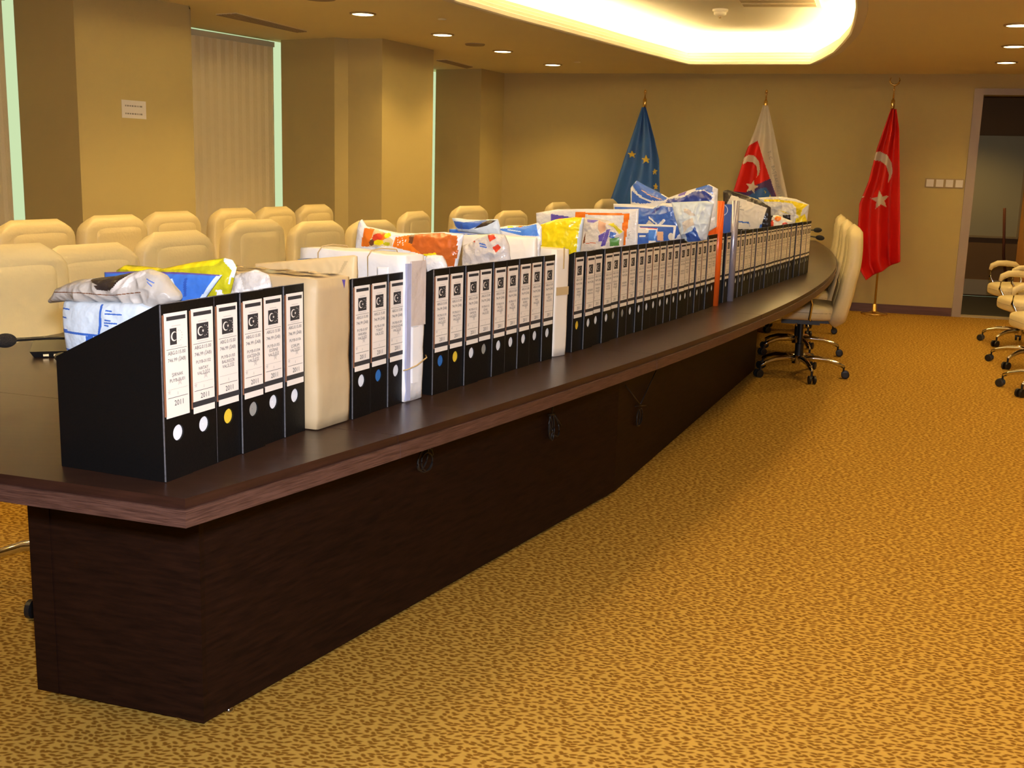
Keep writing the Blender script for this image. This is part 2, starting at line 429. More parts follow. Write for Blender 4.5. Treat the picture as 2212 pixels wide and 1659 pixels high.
# corridor behind the doorway
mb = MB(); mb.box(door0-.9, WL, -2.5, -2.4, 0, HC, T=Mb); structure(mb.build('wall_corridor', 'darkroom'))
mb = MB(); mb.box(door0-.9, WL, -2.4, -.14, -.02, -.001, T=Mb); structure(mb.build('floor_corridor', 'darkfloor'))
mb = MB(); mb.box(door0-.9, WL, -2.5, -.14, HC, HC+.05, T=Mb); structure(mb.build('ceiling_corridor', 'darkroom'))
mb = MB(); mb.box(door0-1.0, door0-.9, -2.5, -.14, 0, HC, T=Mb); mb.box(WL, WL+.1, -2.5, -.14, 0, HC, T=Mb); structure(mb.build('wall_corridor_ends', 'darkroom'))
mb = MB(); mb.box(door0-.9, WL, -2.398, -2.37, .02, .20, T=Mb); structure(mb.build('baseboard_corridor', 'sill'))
# floor and other walls
mb = MB()
fl_pts = [Az+pin*1.2-ax*.5, UV(-3.2, 5.2), UV(12.6, 5.2)]
mb.box(-12, 9, -6, 12.4, -.06, 0)
fo = mb.build('floor', 'carpet'); structure(fo)
bm = bmesh.new(); bm.from_mesh(fo.data)     # trim the slab at the back wall so that the corridor keeps its own floor
bmesh.ops.bisect_plane(bm, geom=bm.verts[:]+bm.edges[:]+bm.faces[:], plane_co=corner - bn*.14, plane_no=bn, clear_inner=True)
bmesh.ops.holes_fill(bm, edges=[e for e in bm.edges if e.is_boundary]); bm.to_mesh(fo.data); bm.free()
RV = 5.05
structure(wall_strip('wall_right', [UV(-4.5, RV), UV(11.9, RV)], side=av))
structure(wall_strip('wall_near', [Az+pin*.1, UV(-4.5, RV)], side=-ax))
mb = MB(); mb.prism([(p.x, p.y) for p in [UV(-4.4, RV-.018), UV(11.0, RV-.018), UV(11.0, RV), UV(-4.4, RV)]], 0, .085); structure(mb.build('baseboard_right', 'base'))

# ceiling with the boat-shaped cove
cl = [(10.76, -1.489), (9.852, -1.731), (8.537, -2.043), (7.526, -2.295), (6.86, -2.43), (6.0, -2.52), (5.0, -2.50), (4.0, -2.36), (3.0, -2.1), (2.1, -1.7)]
cr = [(2.1, -.65), (3.0, -.42), (4.0, -.24), (5.0, -.13), (6.0, -.06), (6.8, -.03), (7.487, -.02), (8.0, -.03), (8.612, -.053), (9.2, -.11), (9.796, -.178), (10.3, -.28), (10.768, -.391)]
CO = [Vector((UV(u, v).x, UV(u, v).y)) for u, v in cl+cr]      # goes far-left -> near -> far-right
def area2(P): return sum(P[i].x*P[(i+1) % len(P)].y - P[(i+1) % len(P)].x*P[i].y for i in range(len(P)))
if area2(CO) < 0: CO.reverse()
def offset(P, dd):
    out = []; n = len(P)
    for i in range(n):
        a, b, c = P[i-1], P[i], P[(i+1) % n]
        e1 = (b-a).normalized(); e2 = (c-b).normalized()
        n1 = Vector((e1.y, -e1.x)); n2 = Vector((e2.y, -e2.x)); nb = (n1+n2).normalized()
        out.append(b + nb*(dd/max(.5, nb.dot(n1))))
    return out
def ring_surface(name, prof, mats, parent=None, smooth=False):
    """sweep an (offset, z) profile round the cove outline"""
    mb = MB(); rings = []
    for o_, z in prof: rings.append([Vector((p.x, p.y, z)) for p in offset(CO, o_)])
    mb.loft(rings, 0, cap=False); return mb.build(name, mats, parent, smooth)
def xy(p): return Vector((p.x, p.y))
outer = [xy(Az+pin*.3-d*2), Vector((8.6, -5.8)), Vector((8.6, 14.5)), xy(B7+pin*.2+d*1.2), xy(B7+pin*.18), xy(B6+pin*.18), xy(Am+pin*.18), xy(Am+pin*.18-d*.3), xy(Amm+pin*.3-d*.3)]
bm = bmesh.new()
def loop(P, z):
    vs = [bm.verts.new((p.x, p.y, z)) for p in P]; return [bm.edges.new((vs[i], vs[(i+1) % len(vs)])) for i in range(len(vs))]
bmesh.ops.triangle_fill(bm, edges=loop(outer, HC)+loop(offset(CO, .05), HC), use_beauty=True)
me = bpy.data.meshes.new('ceiling'); bm.to_mesh(me); bm.free(); me.materials.append(K['ceiling'])
ce = bpy.data.objects.new('ceiling', me); COL.objects.link(ce); structure(ce)
mb = MB()
rg = [[Vector((p.x, p.y, z)) for p in offset(CO, o_)] for o_, z in ((.07, HC+.05), (.36, HC+.05), (.36, HC+.25))]
mb.loft(rg, 0, cap=False); top = [Vector((p.x, p.y, HC+.25)) for p in offset(CO, .36)]; mb.add(top, [tuple(range(len(top)))])
structure(mb.build('ceiling_cove', 'cove'))
mo = ring_surface('trim_cove', [(.075, HC), (.070, HC-.012), (.012, HC-.016), (.0, HC-.010), (-.002, HC+.016), (.010, HC+.022), (.010, HC+.044), (.022, HC+.049), (.024, HC+.072), (.038, HC+.078), (.038, HC+.100), (.075, HC+.104), (.075, HC+.05)], 'mould')
structure(mo)
ls = ring_surface('cove_light_strip', [(.19, HC+.055), (.24, HC+.055), (.24, HC+.075), (.19, HC+.075), (.19, HC+.055)], 'strip')
tag(ls, 'hidden warm light strip running round the ledge of the ceiling cove', 'light')

# ------------------------------------------------------------------ downlights, vents, ceiling things
SP = []
def downlight(px=None, P=None, label='', r=.075, power=None):
    P = at(px[0], px[1], HC) if px else P
    o = empty('downlight', (P.x, P.y, HC)); tag(o, label, 'downlight', 'recessed downlights in the ceiling')
    mb = MB(); mb.lathe([(r, 0), (r+.018, 0), (r+.018, -.006), (r+.004, -.011), (r, -.008), (r, 0)], n=28); mb.build('trim_ring', 'trim', o, True)
    mb = MB(); mb.lathe([(.001, -.004), (r, -.004), (r*.98, -.007), (.001, -.007)], n=28); mb.build('lamp_glass', 'disc', o)
    L = bpy.data.lights.new('lamp', 'SPOT'); L.energy = SPOT_POWER if power is None else power; L.spot_size = math.radians(128); L.spot_blend = .6
    L.color = WARM; L.shadow_soft_size = .06
    lo = bpy.data.objects.new('lamp', L); COL.objects.link(lo); lo.parent = o; lo.location = (0, 0, -.02)
    return o
for px, lb in (((784, 29), 'first recessed downlight of the left row, nearest the camera'), ((956, 74), 'second recessed downlight of the left row'), ((1086, 110), 'third recessed downlight of the left row'), ((1194, 139), 'farthest recessed downlight of the left row, near the back wall')): downlight(px, label=lb)
for px, lb in (((2200, 53), 'recessed downlight at right edge, highest of the right row'), ((2191, 99), 'middle downlight of the right row, above the doorway'), ((2174, 134), 'lowest and farthest downlight of the right row')): downlight(px, label=lb)
q0 = at(784, 29, HC); q1 = at(956, 74, HC); st = q1-q0
for k in (1, 2, 3, 4, 5): downlight(P=q0 - st*k*1.0 + Vector((.1*k, 0, 0)), label='recessed downlight of the left row, behind the camera side of the frame')
q0 = at(2200, 53, HC)
for k in (1, 2, 3, 4, 5): downlight(P=q0 - ax*1.2*k, label='recessed downlight of the right row, nearer than the photographed ones')

def louvre(corners, label, nsl=4):
    P = [at(x, y, HC) for x, y in corners]        # near-left, near-right, far-right, far-left order round the slot
    o = empty('ceiling_vent', ((P[0]+P[2])/2).to_tuple()); tag(o, label, 'vent', 'air vents in the ceiling')
    c = (P[0]+P[2])/2; Q = [p-c for p in P]
    mb = MB(); mb.prism([(p.x, p.y) for p in Q], -.006, 0); mb.build('backing', 'ceiling', o)
    for k in range(nsl):
        t0 = (k+.15)/nsl; t1 = (k+.75)/nsl
        a = Q[0].lerp(Q[3], t0); b = Q[1].lerp(Q[2], t0); e = Q[1].lerp(Q[2], t1); f = Q[0].lerp(Q[3], t1)
        mb = MB(); mb.prism([(p.x, p.y) for p in (a, b, e, f)], -.011, -.006); mb.build('slat', 'grille', o)
louvre([(466, 30), (641, 68), (664, 66), (510, 27)], 'long slotted air vent in the ceiling before the middle window')
louvre([(942, 129), (1008, 146), (1022, 143), (965, 128)], 'short slotted air vent in the ceiling before the far window')
for px, r, lb in (((690, -6), .11, 'round ceiling speaker grille cut by the top edge of the photo'), ((1026, 95), .085, 'round ceiling speaker grille between the second and third left downlights')):
    P = at(px[0], px[1], HC); o = empty('ceiling_speaker', P); tag(o, lb, 'speaker')
    mb = MB(); mb.lathe([(.001, -.009), (r*.88, -.009), (r*.9, -.004), (.001, -.004)], n=28); mb.build('grille', 'grille', o, False)
    mb = MB(); mb.lathe([(r*.9, 0), (r, 0), (r, -.006), (r*.93, -.012), (r*.9, -.008), (r*.9, 0)], n=28); mb.build('rim', 'grille', o, True)
# sprinkler roses
for px, lb in (((955, 41), 'small round sprinkler cover between the first two left downlights'), ((1247, 134), 'small round sprinkler cover beside the farthest left downlight')):
    P = at(px[0], px[1], HC); mb = MB(); mb.lathe([(.001, -.010), (.025, -.010), (.032, -.004), (.032, 0), (.001, 0)], n=18)
    o = mb.build('sprinkler_cover', 'ceiling', None, True); o.location = P; tag(o, lb, 'sprinkler')
# smoke detector and vent on the raised ceiling
HT = HC+.25
P = at(1556, 20, HT); o = empty('smoke_detector', P); tag(o, 'white smoke detector on the raised ceiling inside the cove', 'smoke detector')
mb = MB(); mb.lathe([(.001, 0), (.062, 0), (.062, -.012), (.056, -.020), (.001, -.020)], n=24); mb.build('base_plate', 'cove', o, True)
mb = MB(); mb.lathe([(.050, -.020), (.048, -.040), (.030, -.052), (.001, -.054)], n=24); mb.build('sensor_head', 'socket', o, True)
mb = MB(); mb.lathe([(.012, -.053), (.014, -.066), (.001, -.070)], n=12); mb.build('sensor_tip', 'grille', o, True)
Q = [at(x, y, HT) for x, y in ((1608, 10), (1765, 10), (1740, -60), (1560, -60))]; c = sum(Q, Vector())/4
o = empty('ceiling_vent', c); tag(o, 'square air vent in the raised ceiling, cut by the top edge', 'vent', 'air vents in the ceiling')
mb = MB(); pts = [(p.x-c.x, p.y-c.y) for p in Q]; big = [(x*1.12, y*1.12) for x, y in pts]; mb.prism(big, -.012, 0); mb.build('vent_frame', 'mould', o)
for k in range(7):
    a, b, e, f = [Vector((*p, 0)) for p in pts]; t0 = k/7+.02; t1 = t0+.09
    mb = MB(); mb.prism([(p.x, p.y) for p in (a.lerp(f, t0), b.lerp(e, t0), b.lerp(e, t1), a.lerp(f, t1))], -.020, -.012); mb.build('slat', 'grille', o)

# wall sign, switches
P0 = at_plane(262, 215, A2, d); P1 = at_plane(315, 238, A2, d)
inr = -pin
o = empty('wall_notice'); tag(o, 'small white printed notice on the big left pillar', 'sign')
Ms = Matrix.Identity(4)
for i in range(3): Ms[i][0] = d[i]; Ms[i][1] = pin[i]; Ms[i][3] = P0[i]
o.matrix_world = Ms; wS = (P1-P0).dot(d); hS = .115
mb = MB(); mb.box(0, wS, -.003, 0, -hS, 0); mb.build('sheet', 'white', o)
mb = MB()
for z0, l in ((-.035, .75), (-.085, .8)):
    x = .03*wS+.02; random.seed(3)
    while x < wS*l:
        w_ = random.uniform(.006, .02); mb.box(x, x+w_, -.0036, -.003, z0-.006, z0+.004); x += w_+.006
mb.build('print', 'grey', o)
x0 = on_back(1995); x1 = on_back(2079); zc = (at_plane(2036, 396, corner, bdir)).z
o = empty('switch_panel'); o.matrix_world = Mb; tag(o, 'row of four white light switches on the back wall beside the door', 'light switch')
mb = MB(); mb.box(x0, x1, 0, .006, zc-.045, zc+.045); mb.build('back_plate', 'grille', o)
for k in range(4):
    a = x0+(x1-x0)*(k+.12)/4; b = x0+(x1-x0)*(k+.88)/4
    mb = MB(); mb.box(a, b, .006, .013, zc-.036, zc+.036); mb.build('rocker', 'white', o)

# unseen lamp, added to brighten the corridor beyond the door
_pc = bw(door0+.1, -1.3, HC)
o = downlight(P=_pc, label='unseen downlight added to brighten the corridor beyond the doorway', power=26)
# things in the doorway and corridor
def cor(px, py, y): # corridor plane parallel to the wall
    return at_plane(px, py, corner - bn*y, bdir)
a = cor(2092, 292, 2.33); b = cor(2196, 512, 2.33); la = (a-corner).dot(bdir); lb_ = (b-corner).dot(bdir)
o = empty('notice_board'); o.matrix_world = Mb; tag(o, 'grey-green frosted board on the dark corridor wall beyond the door', 'board')
mb = MB(); mb.box(la-.25, lb_, -2.398, -2.37, b.z, a.z); mb.build('panel', 'board', o)
mb = MB(); mb.box(la-.25, lb_+.02, -2.398, -2.36, b.z-.025, b.z); mb.box(lb_, lb_+.03, -2.398, -2.36, b.z, a.z+.02); mb.build('board_frame', 'grille', o)
# open door leaf at the right edge
o = empty('open_door_leaf'); tag(o, 'honey coloured wooden door leaf standing open at the right edge', 'door')
hx = on_back(2213)
M = Mb @ Matrix.Translation((hx-.02, .035, 0)) @ Matrix.Rotation(math.radians(74), 4, 'Z'); o.matrix_world = M
mb = MB(); mb.box(0, .86, -.04, 0, .02, 2.12); mb.build('leaf', 'doorwood', o)
mb = MB(); mb.tube([(.80, 0, 1.0), (.80, .045, 1.0), (.70, .05, 1.0)], .009); mb.lathe([(.026, 0), (.026, .004), (.001, .004)], (.8, .002, 1.0)); mb.build('handle', 'chrome', o, True)
# leaning stick
p = cor(2170, 450, 1.6); q = cor(2183, 600, 1.9); q.z = .01
mb = MB(); mb.tube([q, (p+q)/2 + Vector((-.03, 0, 0)), p], .016); o = mb.build('wooden_stick', 'stick', None, True); tag(o, 'thin red-brown stick leaning in the dark corridor', 'stick')

# ------------------------------------------------------------------ conference table
HDG = math.radians(18.0); tx = Vector((math.sin(HDG), math.cos(HDG), 0)); tv = Vector((math.cos(HDG), -math.sin(HDG), 0))
V0 = -1.63
def TU(u, v, z=0): return tx*u + tv*v + Vector((0, 0, z))
def tuv(p): return (p.x*tx.x+p.y*tx.y, p.x*tv.x+p.y*tv.y)
edge_px = [(399, 1080), (600, 1020), (800, 961), (1004, 899), (1246, 823), (1420, 765), (1582, 706), (1643, 679.5), (1722, 648), (1782, 610), (1805, 562), (1789, 534), (1765, 521)]
ed = [tuv(at(x, y, .75)) for x, y in edge_px]
def fit_poly(pts, deg):
    n = deg+1; A = [[0.0]*n for _ in range(n)]; B = [0.0]*n
    for u, v in pts:
        x = (u-6)/5
        for i in range(n):
            B[i] += v*x**i
            for j in range(n): A[i][j] += x**(i+j)
    for i in range(n):
        p = A[i][i]
        for j in range(i, n): A[i][j] /= p
        B[i] /= p
        for k in range(n):
            if k != i:
                f = A[k][i]
                for j in range(i, n): A[k][j] -= f*A[i][j]
                B[k] -= f*B[i]
    return lambda u: sum(B[i]*((u-6)/5)**i for i in range(n))
vr = fit_poly(ed, 4)
UN = ed[0][0]; UF = 10.9
table = empty('conference_table', TU(6, V0)); tag(table, 'long boat-shaped dark wenge conference table carrying the row of files', 'table')
tin = table.location
def half(u): return max(.3, vr(u)-V0)
seams = [UN, 2.08, 3.42, 4.66, 6.0, 7.3, 8.6, 9.8, UF]
def slab(ua, ub, inset, z0, z1, mats):
    n = 10; ri = []; le = []
    ua2 = ua + (inset if ua == UN else 0); ub2 = ub - (inset if ub == UF else 0)
    for k in range(n+1):
        u = ua2+(ub2-ua2)*k/n; h = half(u)-inset
        ri.append(TU(u, V0+h)-tin); le.append(TU(u, V0-h)-tin)
    pts = [(p.x, p.y) for p in ri + le[::-1]]
    return pts
g = .0009
for a, b in zip(seams, seams[1:]):
    aa = a if a == UN else a+g; bb = b if b == UF else b-g
    mb = MB(); P = slab(aa, bb, .006 if a == UN else .006, 0, 0, None)
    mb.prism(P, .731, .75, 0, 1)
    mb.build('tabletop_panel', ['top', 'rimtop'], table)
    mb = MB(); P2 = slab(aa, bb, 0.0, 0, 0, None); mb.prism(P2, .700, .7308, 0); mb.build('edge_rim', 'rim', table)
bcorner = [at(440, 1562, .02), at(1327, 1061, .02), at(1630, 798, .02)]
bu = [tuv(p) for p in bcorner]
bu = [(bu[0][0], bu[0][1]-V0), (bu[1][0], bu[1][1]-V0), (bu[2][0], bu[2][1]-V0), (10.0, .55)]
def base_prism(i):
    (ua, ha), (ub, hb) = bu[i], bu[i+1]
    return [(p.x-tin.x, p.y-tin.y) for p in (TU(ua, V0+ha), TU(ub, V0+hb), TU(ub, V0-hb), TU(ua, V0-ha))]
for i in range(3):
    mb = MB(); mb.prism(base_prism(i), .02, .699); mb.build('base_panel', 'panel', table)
# vertical corner battens of the pedestal
for (u, h) in (bu[0],):
    for s in (1, -1):
        c = TU(u+.028 if u == bu[0][0] else u, V0+s*(h-.028 if u == bu[0][0] else h-.02))-tin
        mb = MB(); T = Matrix.Translation((c.x, c.y, 0)) @ Matrix.Rotation(-HDG, 4, 'Z')
        mb.box(-.031, .031, -.031, .031, .021, .698, T=T); mb.build('corner_batten', 'panel', table)
for fx, fy in ((392, 1556), (492, 1541), (156, 1490), (1318, 1066), (1000, 1242)):
    p = at(fx, fy-2, .0)-tin; p.z = 0
    pp = p - (p-(TU(3.0, V0)-tin)).normalized()*.008
    mb = MB(); mb.lathe([(.014, 0), (.016, .004), (.010, .010), (.006, .022), (.001, .022)], (pp.x, pp.y, 0), n=14); mb.build('levelling_foot', 'chrome', table, True)

# cable loops hanging along the pedestal
def side_pt(px, py):
    a = bcorner[0]; b = bcorner[1]; c = bcorner[2]
    for P, Q in ((a, b), (b, c)):
        D = (Q-P); D.z = 0; L = D.length; D.normalize(); r = at_plane(px, py, P, D); s = (r-P).dot(D)
        if s < L or P is b: return r + Vector((D.y, -D.x, 0))*.012, D
def cable(name, strokes, label, r=.0028):
    mb = MB(); 
    for st_ in strokes:
        pts = [side_pt(x, y)[0] for x, y in st_]
        mb.tube(pts, r, 6)
    o = mb.build(name, 'plastic', None, True); tag(o, label, 'cable', 'black cables hanging under the table edge'); return o
def ell(cx, cy, rx, ry, a0=0, a1=360, n=24, rot=0):
    o_ = []
    for k in range(n+1):
        a = math.radians(a0+(a1-a0)*k/n); x = rx*math.cos(a); y = ry*math.sin(a)
        o_.append((cx+x*math.cos(rot)-y*math.sin(rot), cy+x*math.sin(rot)+y*math.cos(rot)))
    return o_
cable('cable_loop', [ell(912, 992, 15, 27, rot=.25), ell(906, 990, 9, 26, rot=.3), ell(915, 996, 12, 20, rot=.1), [(925, 972), (932, 940)]], 'coiled black cable hanging below the table edge, nearest the corner')
cable('cable_loop', [ell(1186, 922, 5, 28), ell(1191, 918, 9, 24, rot=-.25), ell(1183, 925, 4, 22), [(1178, 895), (1192, 893)], [(1186, 895), (1190, 860)], [(1192, 896), (1206, 918)]], 'narrow bundle of black cable hanging midway along the pedestal')
cable('cable_loop', [ell(1376, 900, 5, 19, rot=.15), ell(1373, 902, 3, 18, rot=.1), [(1366, 877), (1390, 875)], [(1376, 872), (1345, 832)], [(1378, 872), (1412, 800)]], 'thin black cable strung in a V below the table edge, farthest along')

# ------------------------------------------------------------------ file boxes
BW, BH, BD = .0748, .315, .235
def hole_plate(w, h, cx, cz, r, y0, y1, n=24):
    """front plate with a real finger hole"""
    bm = bmesh.new()
    def lp(pts, y):
        vs = [bm.verts.new((x, y, z)) for x, z in pts]; return vs, [bm.edges.new((vs[i], vs[(i+1) % len(vs)])) for i in range(len(vs))]
    rect = [(0, 0), (w, 0), (w, h), (0, h)]; cir = [(cx+r*math.cos(2*PI*k/n), cz+r*1.0*math.sin(2*PI*k/n)) for k in range(n)]
    allv = []
    for y in (y0, y1):
        v1, e1 = lp(rect, y); v2, e2 = lp(cir, y); bmesh.ops.triangle_fill(bm, edges=e1+e2, use_beauty=True); allv.append((v1, v2))
    for (A, B) in ((allv[0][0], allv[1][0]), (allv[0][1], allv[1][1])):
        for i in range(len(A)):
            j = (i+1) % len(A); bm.faces.new((A[i], A[j], B[j], B[i]))
    bmesh.ops.recalc_face_normals(bm, faces=bm.faces)
    v = [x.co.copy() for x in bm.verts]; bm.verts.index_update(); f = [tuple(q.index for q in x.verts) for x in bm.faces]; bm.free(); return v, f
def crescent(cx, cz, r, n=20):
    out = []; a0 = math.radians(38)
    for k in range(n+1):
        a = a0 + (2*PI-2*a0)*k/n; out.append((cx+r*math.cos(a), cz+r*math.sin(a)))
    r2 = r*.80; c2 = cx+r*.22; yy = r*math.sin(a0); xx = cx+r*math.cos(a0)
    b0 = math.atan2(yy, xx-c2)
    for k in range(1, n):
        a = (2*PI-b0) - (2*PI-2*b0)*k/n; out.append((c2+r2*math.cos(a), cz+r2*math.sin(a)))
    return out
def fillpoly(mb, pts, y, m):
    bm = bmesh.new(); vs = [bm.verts.new((x, y, z)) for x, z in pts]
    ee = [bm.edges.new((vs[i], vs[(i+1) % len(vs)])) for i in range(len(vs))]
    bmesh.ops.triangle_fill(bm, edges=ee, use_beauty=True); bm.verts.index_update()
    mb.add([v.co.copy() for v in bm.verts], [tuple(q.index for q in f.verts) for f in bm.faces], m); bm.free()
def quad(mb, x0, x1, z0, z1, y, m): mb.add([(x0, y, z0), (x1, y, z0), (x1, y, z1), (x0, y, z1)], [(0, 1, 2, 3)], m)
def make_label(lines, variant=0, stars=True, detail=True):
    """label sheet of a file: lower left corner at 0,0; print lies a hair in front (-Y)"""
    mb = MB(); w = .062; h = .169
    mb.box(0, w, -.0006, 0, -.0 if variant == 0 else -.016, h, 0)
    if variant == 0:
        quad(mb, -.002, w+.003, -.010, 0, -.0008, 1); mb.box(.001, w, -.0006, 0, -.022, -.010, 0)
    mb.box(-.0045, 0, -.0007, 0, -.012, h-.002, 4)  # narrow brown strip along the left of the label
    y = -.0010
    quad(mb, .006, w-.005, h-.013, h-.006, y, 1)
    cx = w/2; e0 = h-.056; ew = .034 if variant == 0 else .018; eh = .029
    quad(mb, cx-.017, cx-.017+ew, e0, e0+eh, y, 1)
    fillpoly(mb, crescent(cx-.006, e0+eh/2, .0085), y-.0003, 0)
    if variant == 0: fillpoly(mb, star_pts(cx+.001, e0+eh/2, .0034), y-.0003, 0)
    for k in range(12):
        a = 2*PI*k/12; x = cx+.006+.0095*math.cos(a); z = e0+eh/2+.0095*math.sin(a)
        if x > cx+.002: fillpoly(mb, star_pts(x, z, .0013), y-.0003, 0 if variant == 0 else 2)
    if detail:
        quad(mb, cx-.012, cx+.012, e0+eh+.003, e0+eh+.0045, y, 3); quad(mb, cx-.015, cx+.015, e0-.0042, e0-.003, y, 3)
    def ln(z, t=.0005, m=2): quad(mb, .004, w-.004, z, z+t, y, m)
    ln(h-.064, .0007, 1); ln(.019, .0008, 1); ln(.034, .0004, 2)
    def tx_(s, z, size, m, x=cx):
        v, f = text_geo(s, size); mb.add([(p.x+x, y-.0002, p.y+z) for p in v], f, m)
    for s, z, size in lines: tx_(s, z, size, 1)
    tx_('1', .023, .008, 2); tx_('2011', .0045, .0135, 1, x=cx+.003)
    if stars:
        fillpoly(mb, star_pts(cx+.006, .046, .0085), y, 3); fillpoly(mb, star_pts(.008, .030, .0055), y, 3)
    me = bpy.data.meshes.new('label')
    me.from_pydata([tuple(v) for v in mb.v], [], mb.f)
    for k in ('paper', 'ink', 'grey', 'faint', 'pocket'): me.materials.append(K[k])
    me.polygons.foreach_set('material_index', mb.m); me.update(); return me
def label_lines(code, town, layout=0):
    L = [('ABG.0.15.00', .0955, .0092), ('746.99 (İAB)', .083, .0092)]
    if layout == 1: L += [(town, .057, .0085), (code, .047, .0085)]
    elif layout == 2: L += [(code, .069, .0085), (town, .057, .0085), ('VALİLİĞİ', .048, .0085)]
    else: L += [(code, .067, .0085), (town, .058, .0085), ('VALİLİĞİ', .049, .0085)]
    return L
# prototype
proto = empty('file_box', (0, 0, -50))
mb = MB()
prof = [(0.003, 0), (BD, 0), (BD, .205), (.0, BH), (.003, BH)]
for x0, x1 in ((.0004, .0026), (BW-.0026, BW-.0004)):
    A = [Vector((x0, y, z)) for y, z in prof[:3]+[(.003, BH)]]; B = [Vector((x1, v.y, v.z)) for v in A]; n = len(A)
    mb.add(A+B, [tuple(range(n)), tuple(range(2*n-1, n-1, -1))] + [(i, i+n, (i+1) % n+n, (i+1) % n) for i in range(n)])
mb.box(.0026, BW-.0026, .003, BD, .0, .003)
mb.box(.0026, BW-.0026, BD-.003, BD, .003, .10)
body = mb.build('box_body', 'black', proto)
v, f = hole_plate(BW-.0008, BH, BW/2, .083, .0145, -.0015, .003)
sp = addmesh('spine', [(p.x+.0004, p.y, p.z) for p in v], f, 'black', proto)
mb = MB(); mb.box(-.0002, .0008, -.0021, .0005, .001, BH-.001); mb.box(.0004, BW-.0004, -.0016, .0015, BH-.0004, BH+.0006)
eb = mb.build('edge_binding', 'edge', proto)
mb = MB(); mb.lathe([(.0145, 0), (.0145, .001), (.001, .001), (.001, 0)], n=20)
ho = mb.build('finger_hole', 'holewhite', proto)
ho.matrix_local = Matrix.Translation((BW/2, .0026, .083)) @ Matrix.Rotation(PI/2, 4, 'X')
hole_me = {}
for k in ('holewhite', 'holeblue', 'holeyellow', 'holegrey'):
    me = ho.data.copy(); me.materials.clear(); me.materials.append(K[k]); hole_me[k] = me
towns = ['ŞIRNAK', 'HATAY', 'BALIKESİR', 'ESKİŞEHİR', 'EDİRNE', 'ÇORUM', 'ANKARA', 'TOKAT', 'ZONGULDAK', 'KONYA', 'MALATYA', 'SAMSUN', 'SİVAS', 'MUĞLA', 'RİZE', 'BURSA', 'VAN', 'SİİRT']
lab_me = []
for i in range(18):
    code = 'PUYB-01/%02d' % (i+1)
    lab_me.append(make_label(label_lines(code, towns[i], 1 if i == 0 else (2 if i in (1, 5) else 0)), variant=1 if i == 0 else 0, stars=(i % 5 != 2)))
far_me = [make_label(label_lines('PUYB-01/%02d' % (19+7*i), towns[(3*i) % 18], i % 3), detail=False, stars=i % 2 == 0) for i in range(4)]
proto_lab = bpy.data.objects.new('label', lab_me[0]); COL.objects.link(proto_lab); proto_lab.parent = proto
proto_lab.location = (.0075, -.0016, .129)
tree0 = tree_of(proto)
ORD = ['first', 'second', 'third', 'fourth', 'fifth', 'sixth', 'seventh', 'eighth', 'ninth', 'tenth', 'eleventh', 'twelfth', 'thirteenth', 'fourteenth', 'fifteenth', 'sixteenth', 'seventeenth', 'eighteenth', 'nineteenth', 'twentieth']
def ordn(k):
    if k <= 20: return ORD[k-1]
    tens = {2: 'twenty', 3: 'thirty', 4: 'forty'}[k//10]
    return {2: 'twentieth', 3: 'thirtieth', 4: 'fortieth'}[k//10] if k % 10 == 0 else tens+'-'+ORD[k % 10-1]
TZ = .7503
files = []
def place_file(P, t, lab, hole, label, jit=0):
    c = copy_tree(proto, None, tree0); c.name = 'file_box'
    n = Vector((-t.y, t.x, 0))
    Q = P + n*jit
    c.location = (Q.x, Q.y, TZ); c.rotation_euler = (0, 0, math.atan2(t.y, t.x))
    tag(c, label, 'file', 'black cut-corner file boxes in the row on the table')
    for ch in bpy.data.objects:
        if ch.parent == c:
            if ch.name.startswith('label'): ch.data = lab
            if ch.name.startswith('finger_hole'): ch.data = hole_me[hole]
            if lab is lab_me[0] and ch.name.startswith('label'): pass
    files.append((Q, t)); return c
def run(pts, n, fn):
    """n files spaced evenly along a polyline"""
    pts = [Vector((*p, 0)) for p in pts]; seg = [(b-a).length for a, b in zip(pts, pts[1:])]; tot = sum(seg)
    for k in range(n):
        s = tot*k/n; i = 0
        while i < len(seg)-1 and s > seg[i]: s -= seg[i]; i += 1
        t = (pts[i+1]-pts[i]).normalized(); fn(k, pts[i]+t*s, t)
gA = [(-.606, 1.864), (-.4385, 2.283)]
rot_in = {}
labA = ['black file box labelled ŞIRNAK with white-bottomed label, at the near left end of the row', 'black file box labelled HATAY, second from the near end', 'black file box labelled BALIKESİR with a yellow and white finger hole', 'black file box labelled ESKİŞEHİR, fourth from the near end', 'black file box labelled EDİRNE, fifth from the near end', 'black file box labelled ÇORUM, touching the kraft parcel']
hA = ['holewhite', 'holewhite', 'holeyellow', 'holegrey', 'holewhite', 'holewhite']
run(gA, 6, lambda k, P, t: place_file(P, t, lab_me[k], hA[k], labA[k], [0, .002, .003, -.001, .004, .002][k]))
labB = ['black file box just right of the kraft parcel', 'black file box with a blue disc in its finger hole, middle one of three', 'black file box touching the string-tied white parcel, right one of three']
run([(-.356, 2.398), (-.262, 2.606)], 3, lambda k, P, t: place_file(P, t, lab_me[6+k], ['holewhite', 'holeblue', 'holewhite'][k], labB[k], .002*(k % 2)))
run([(-.200, 2.693), (.118, 3.311)], 9, lambda k, P, t: place_file(P, t, lab_me[9+k], ['holeblue', 'holeyellow', 'holewhite', 'holegrey', 'holewhite', 'holewhite', 'holewhite', 'holewhite', 'holewhite'][k],
    'black file box, %s from the left between the white parcel and the white box' % ordn(k+1), [0, .002, -.002, .003, 0, .002, .001, .003, -.001][k]))
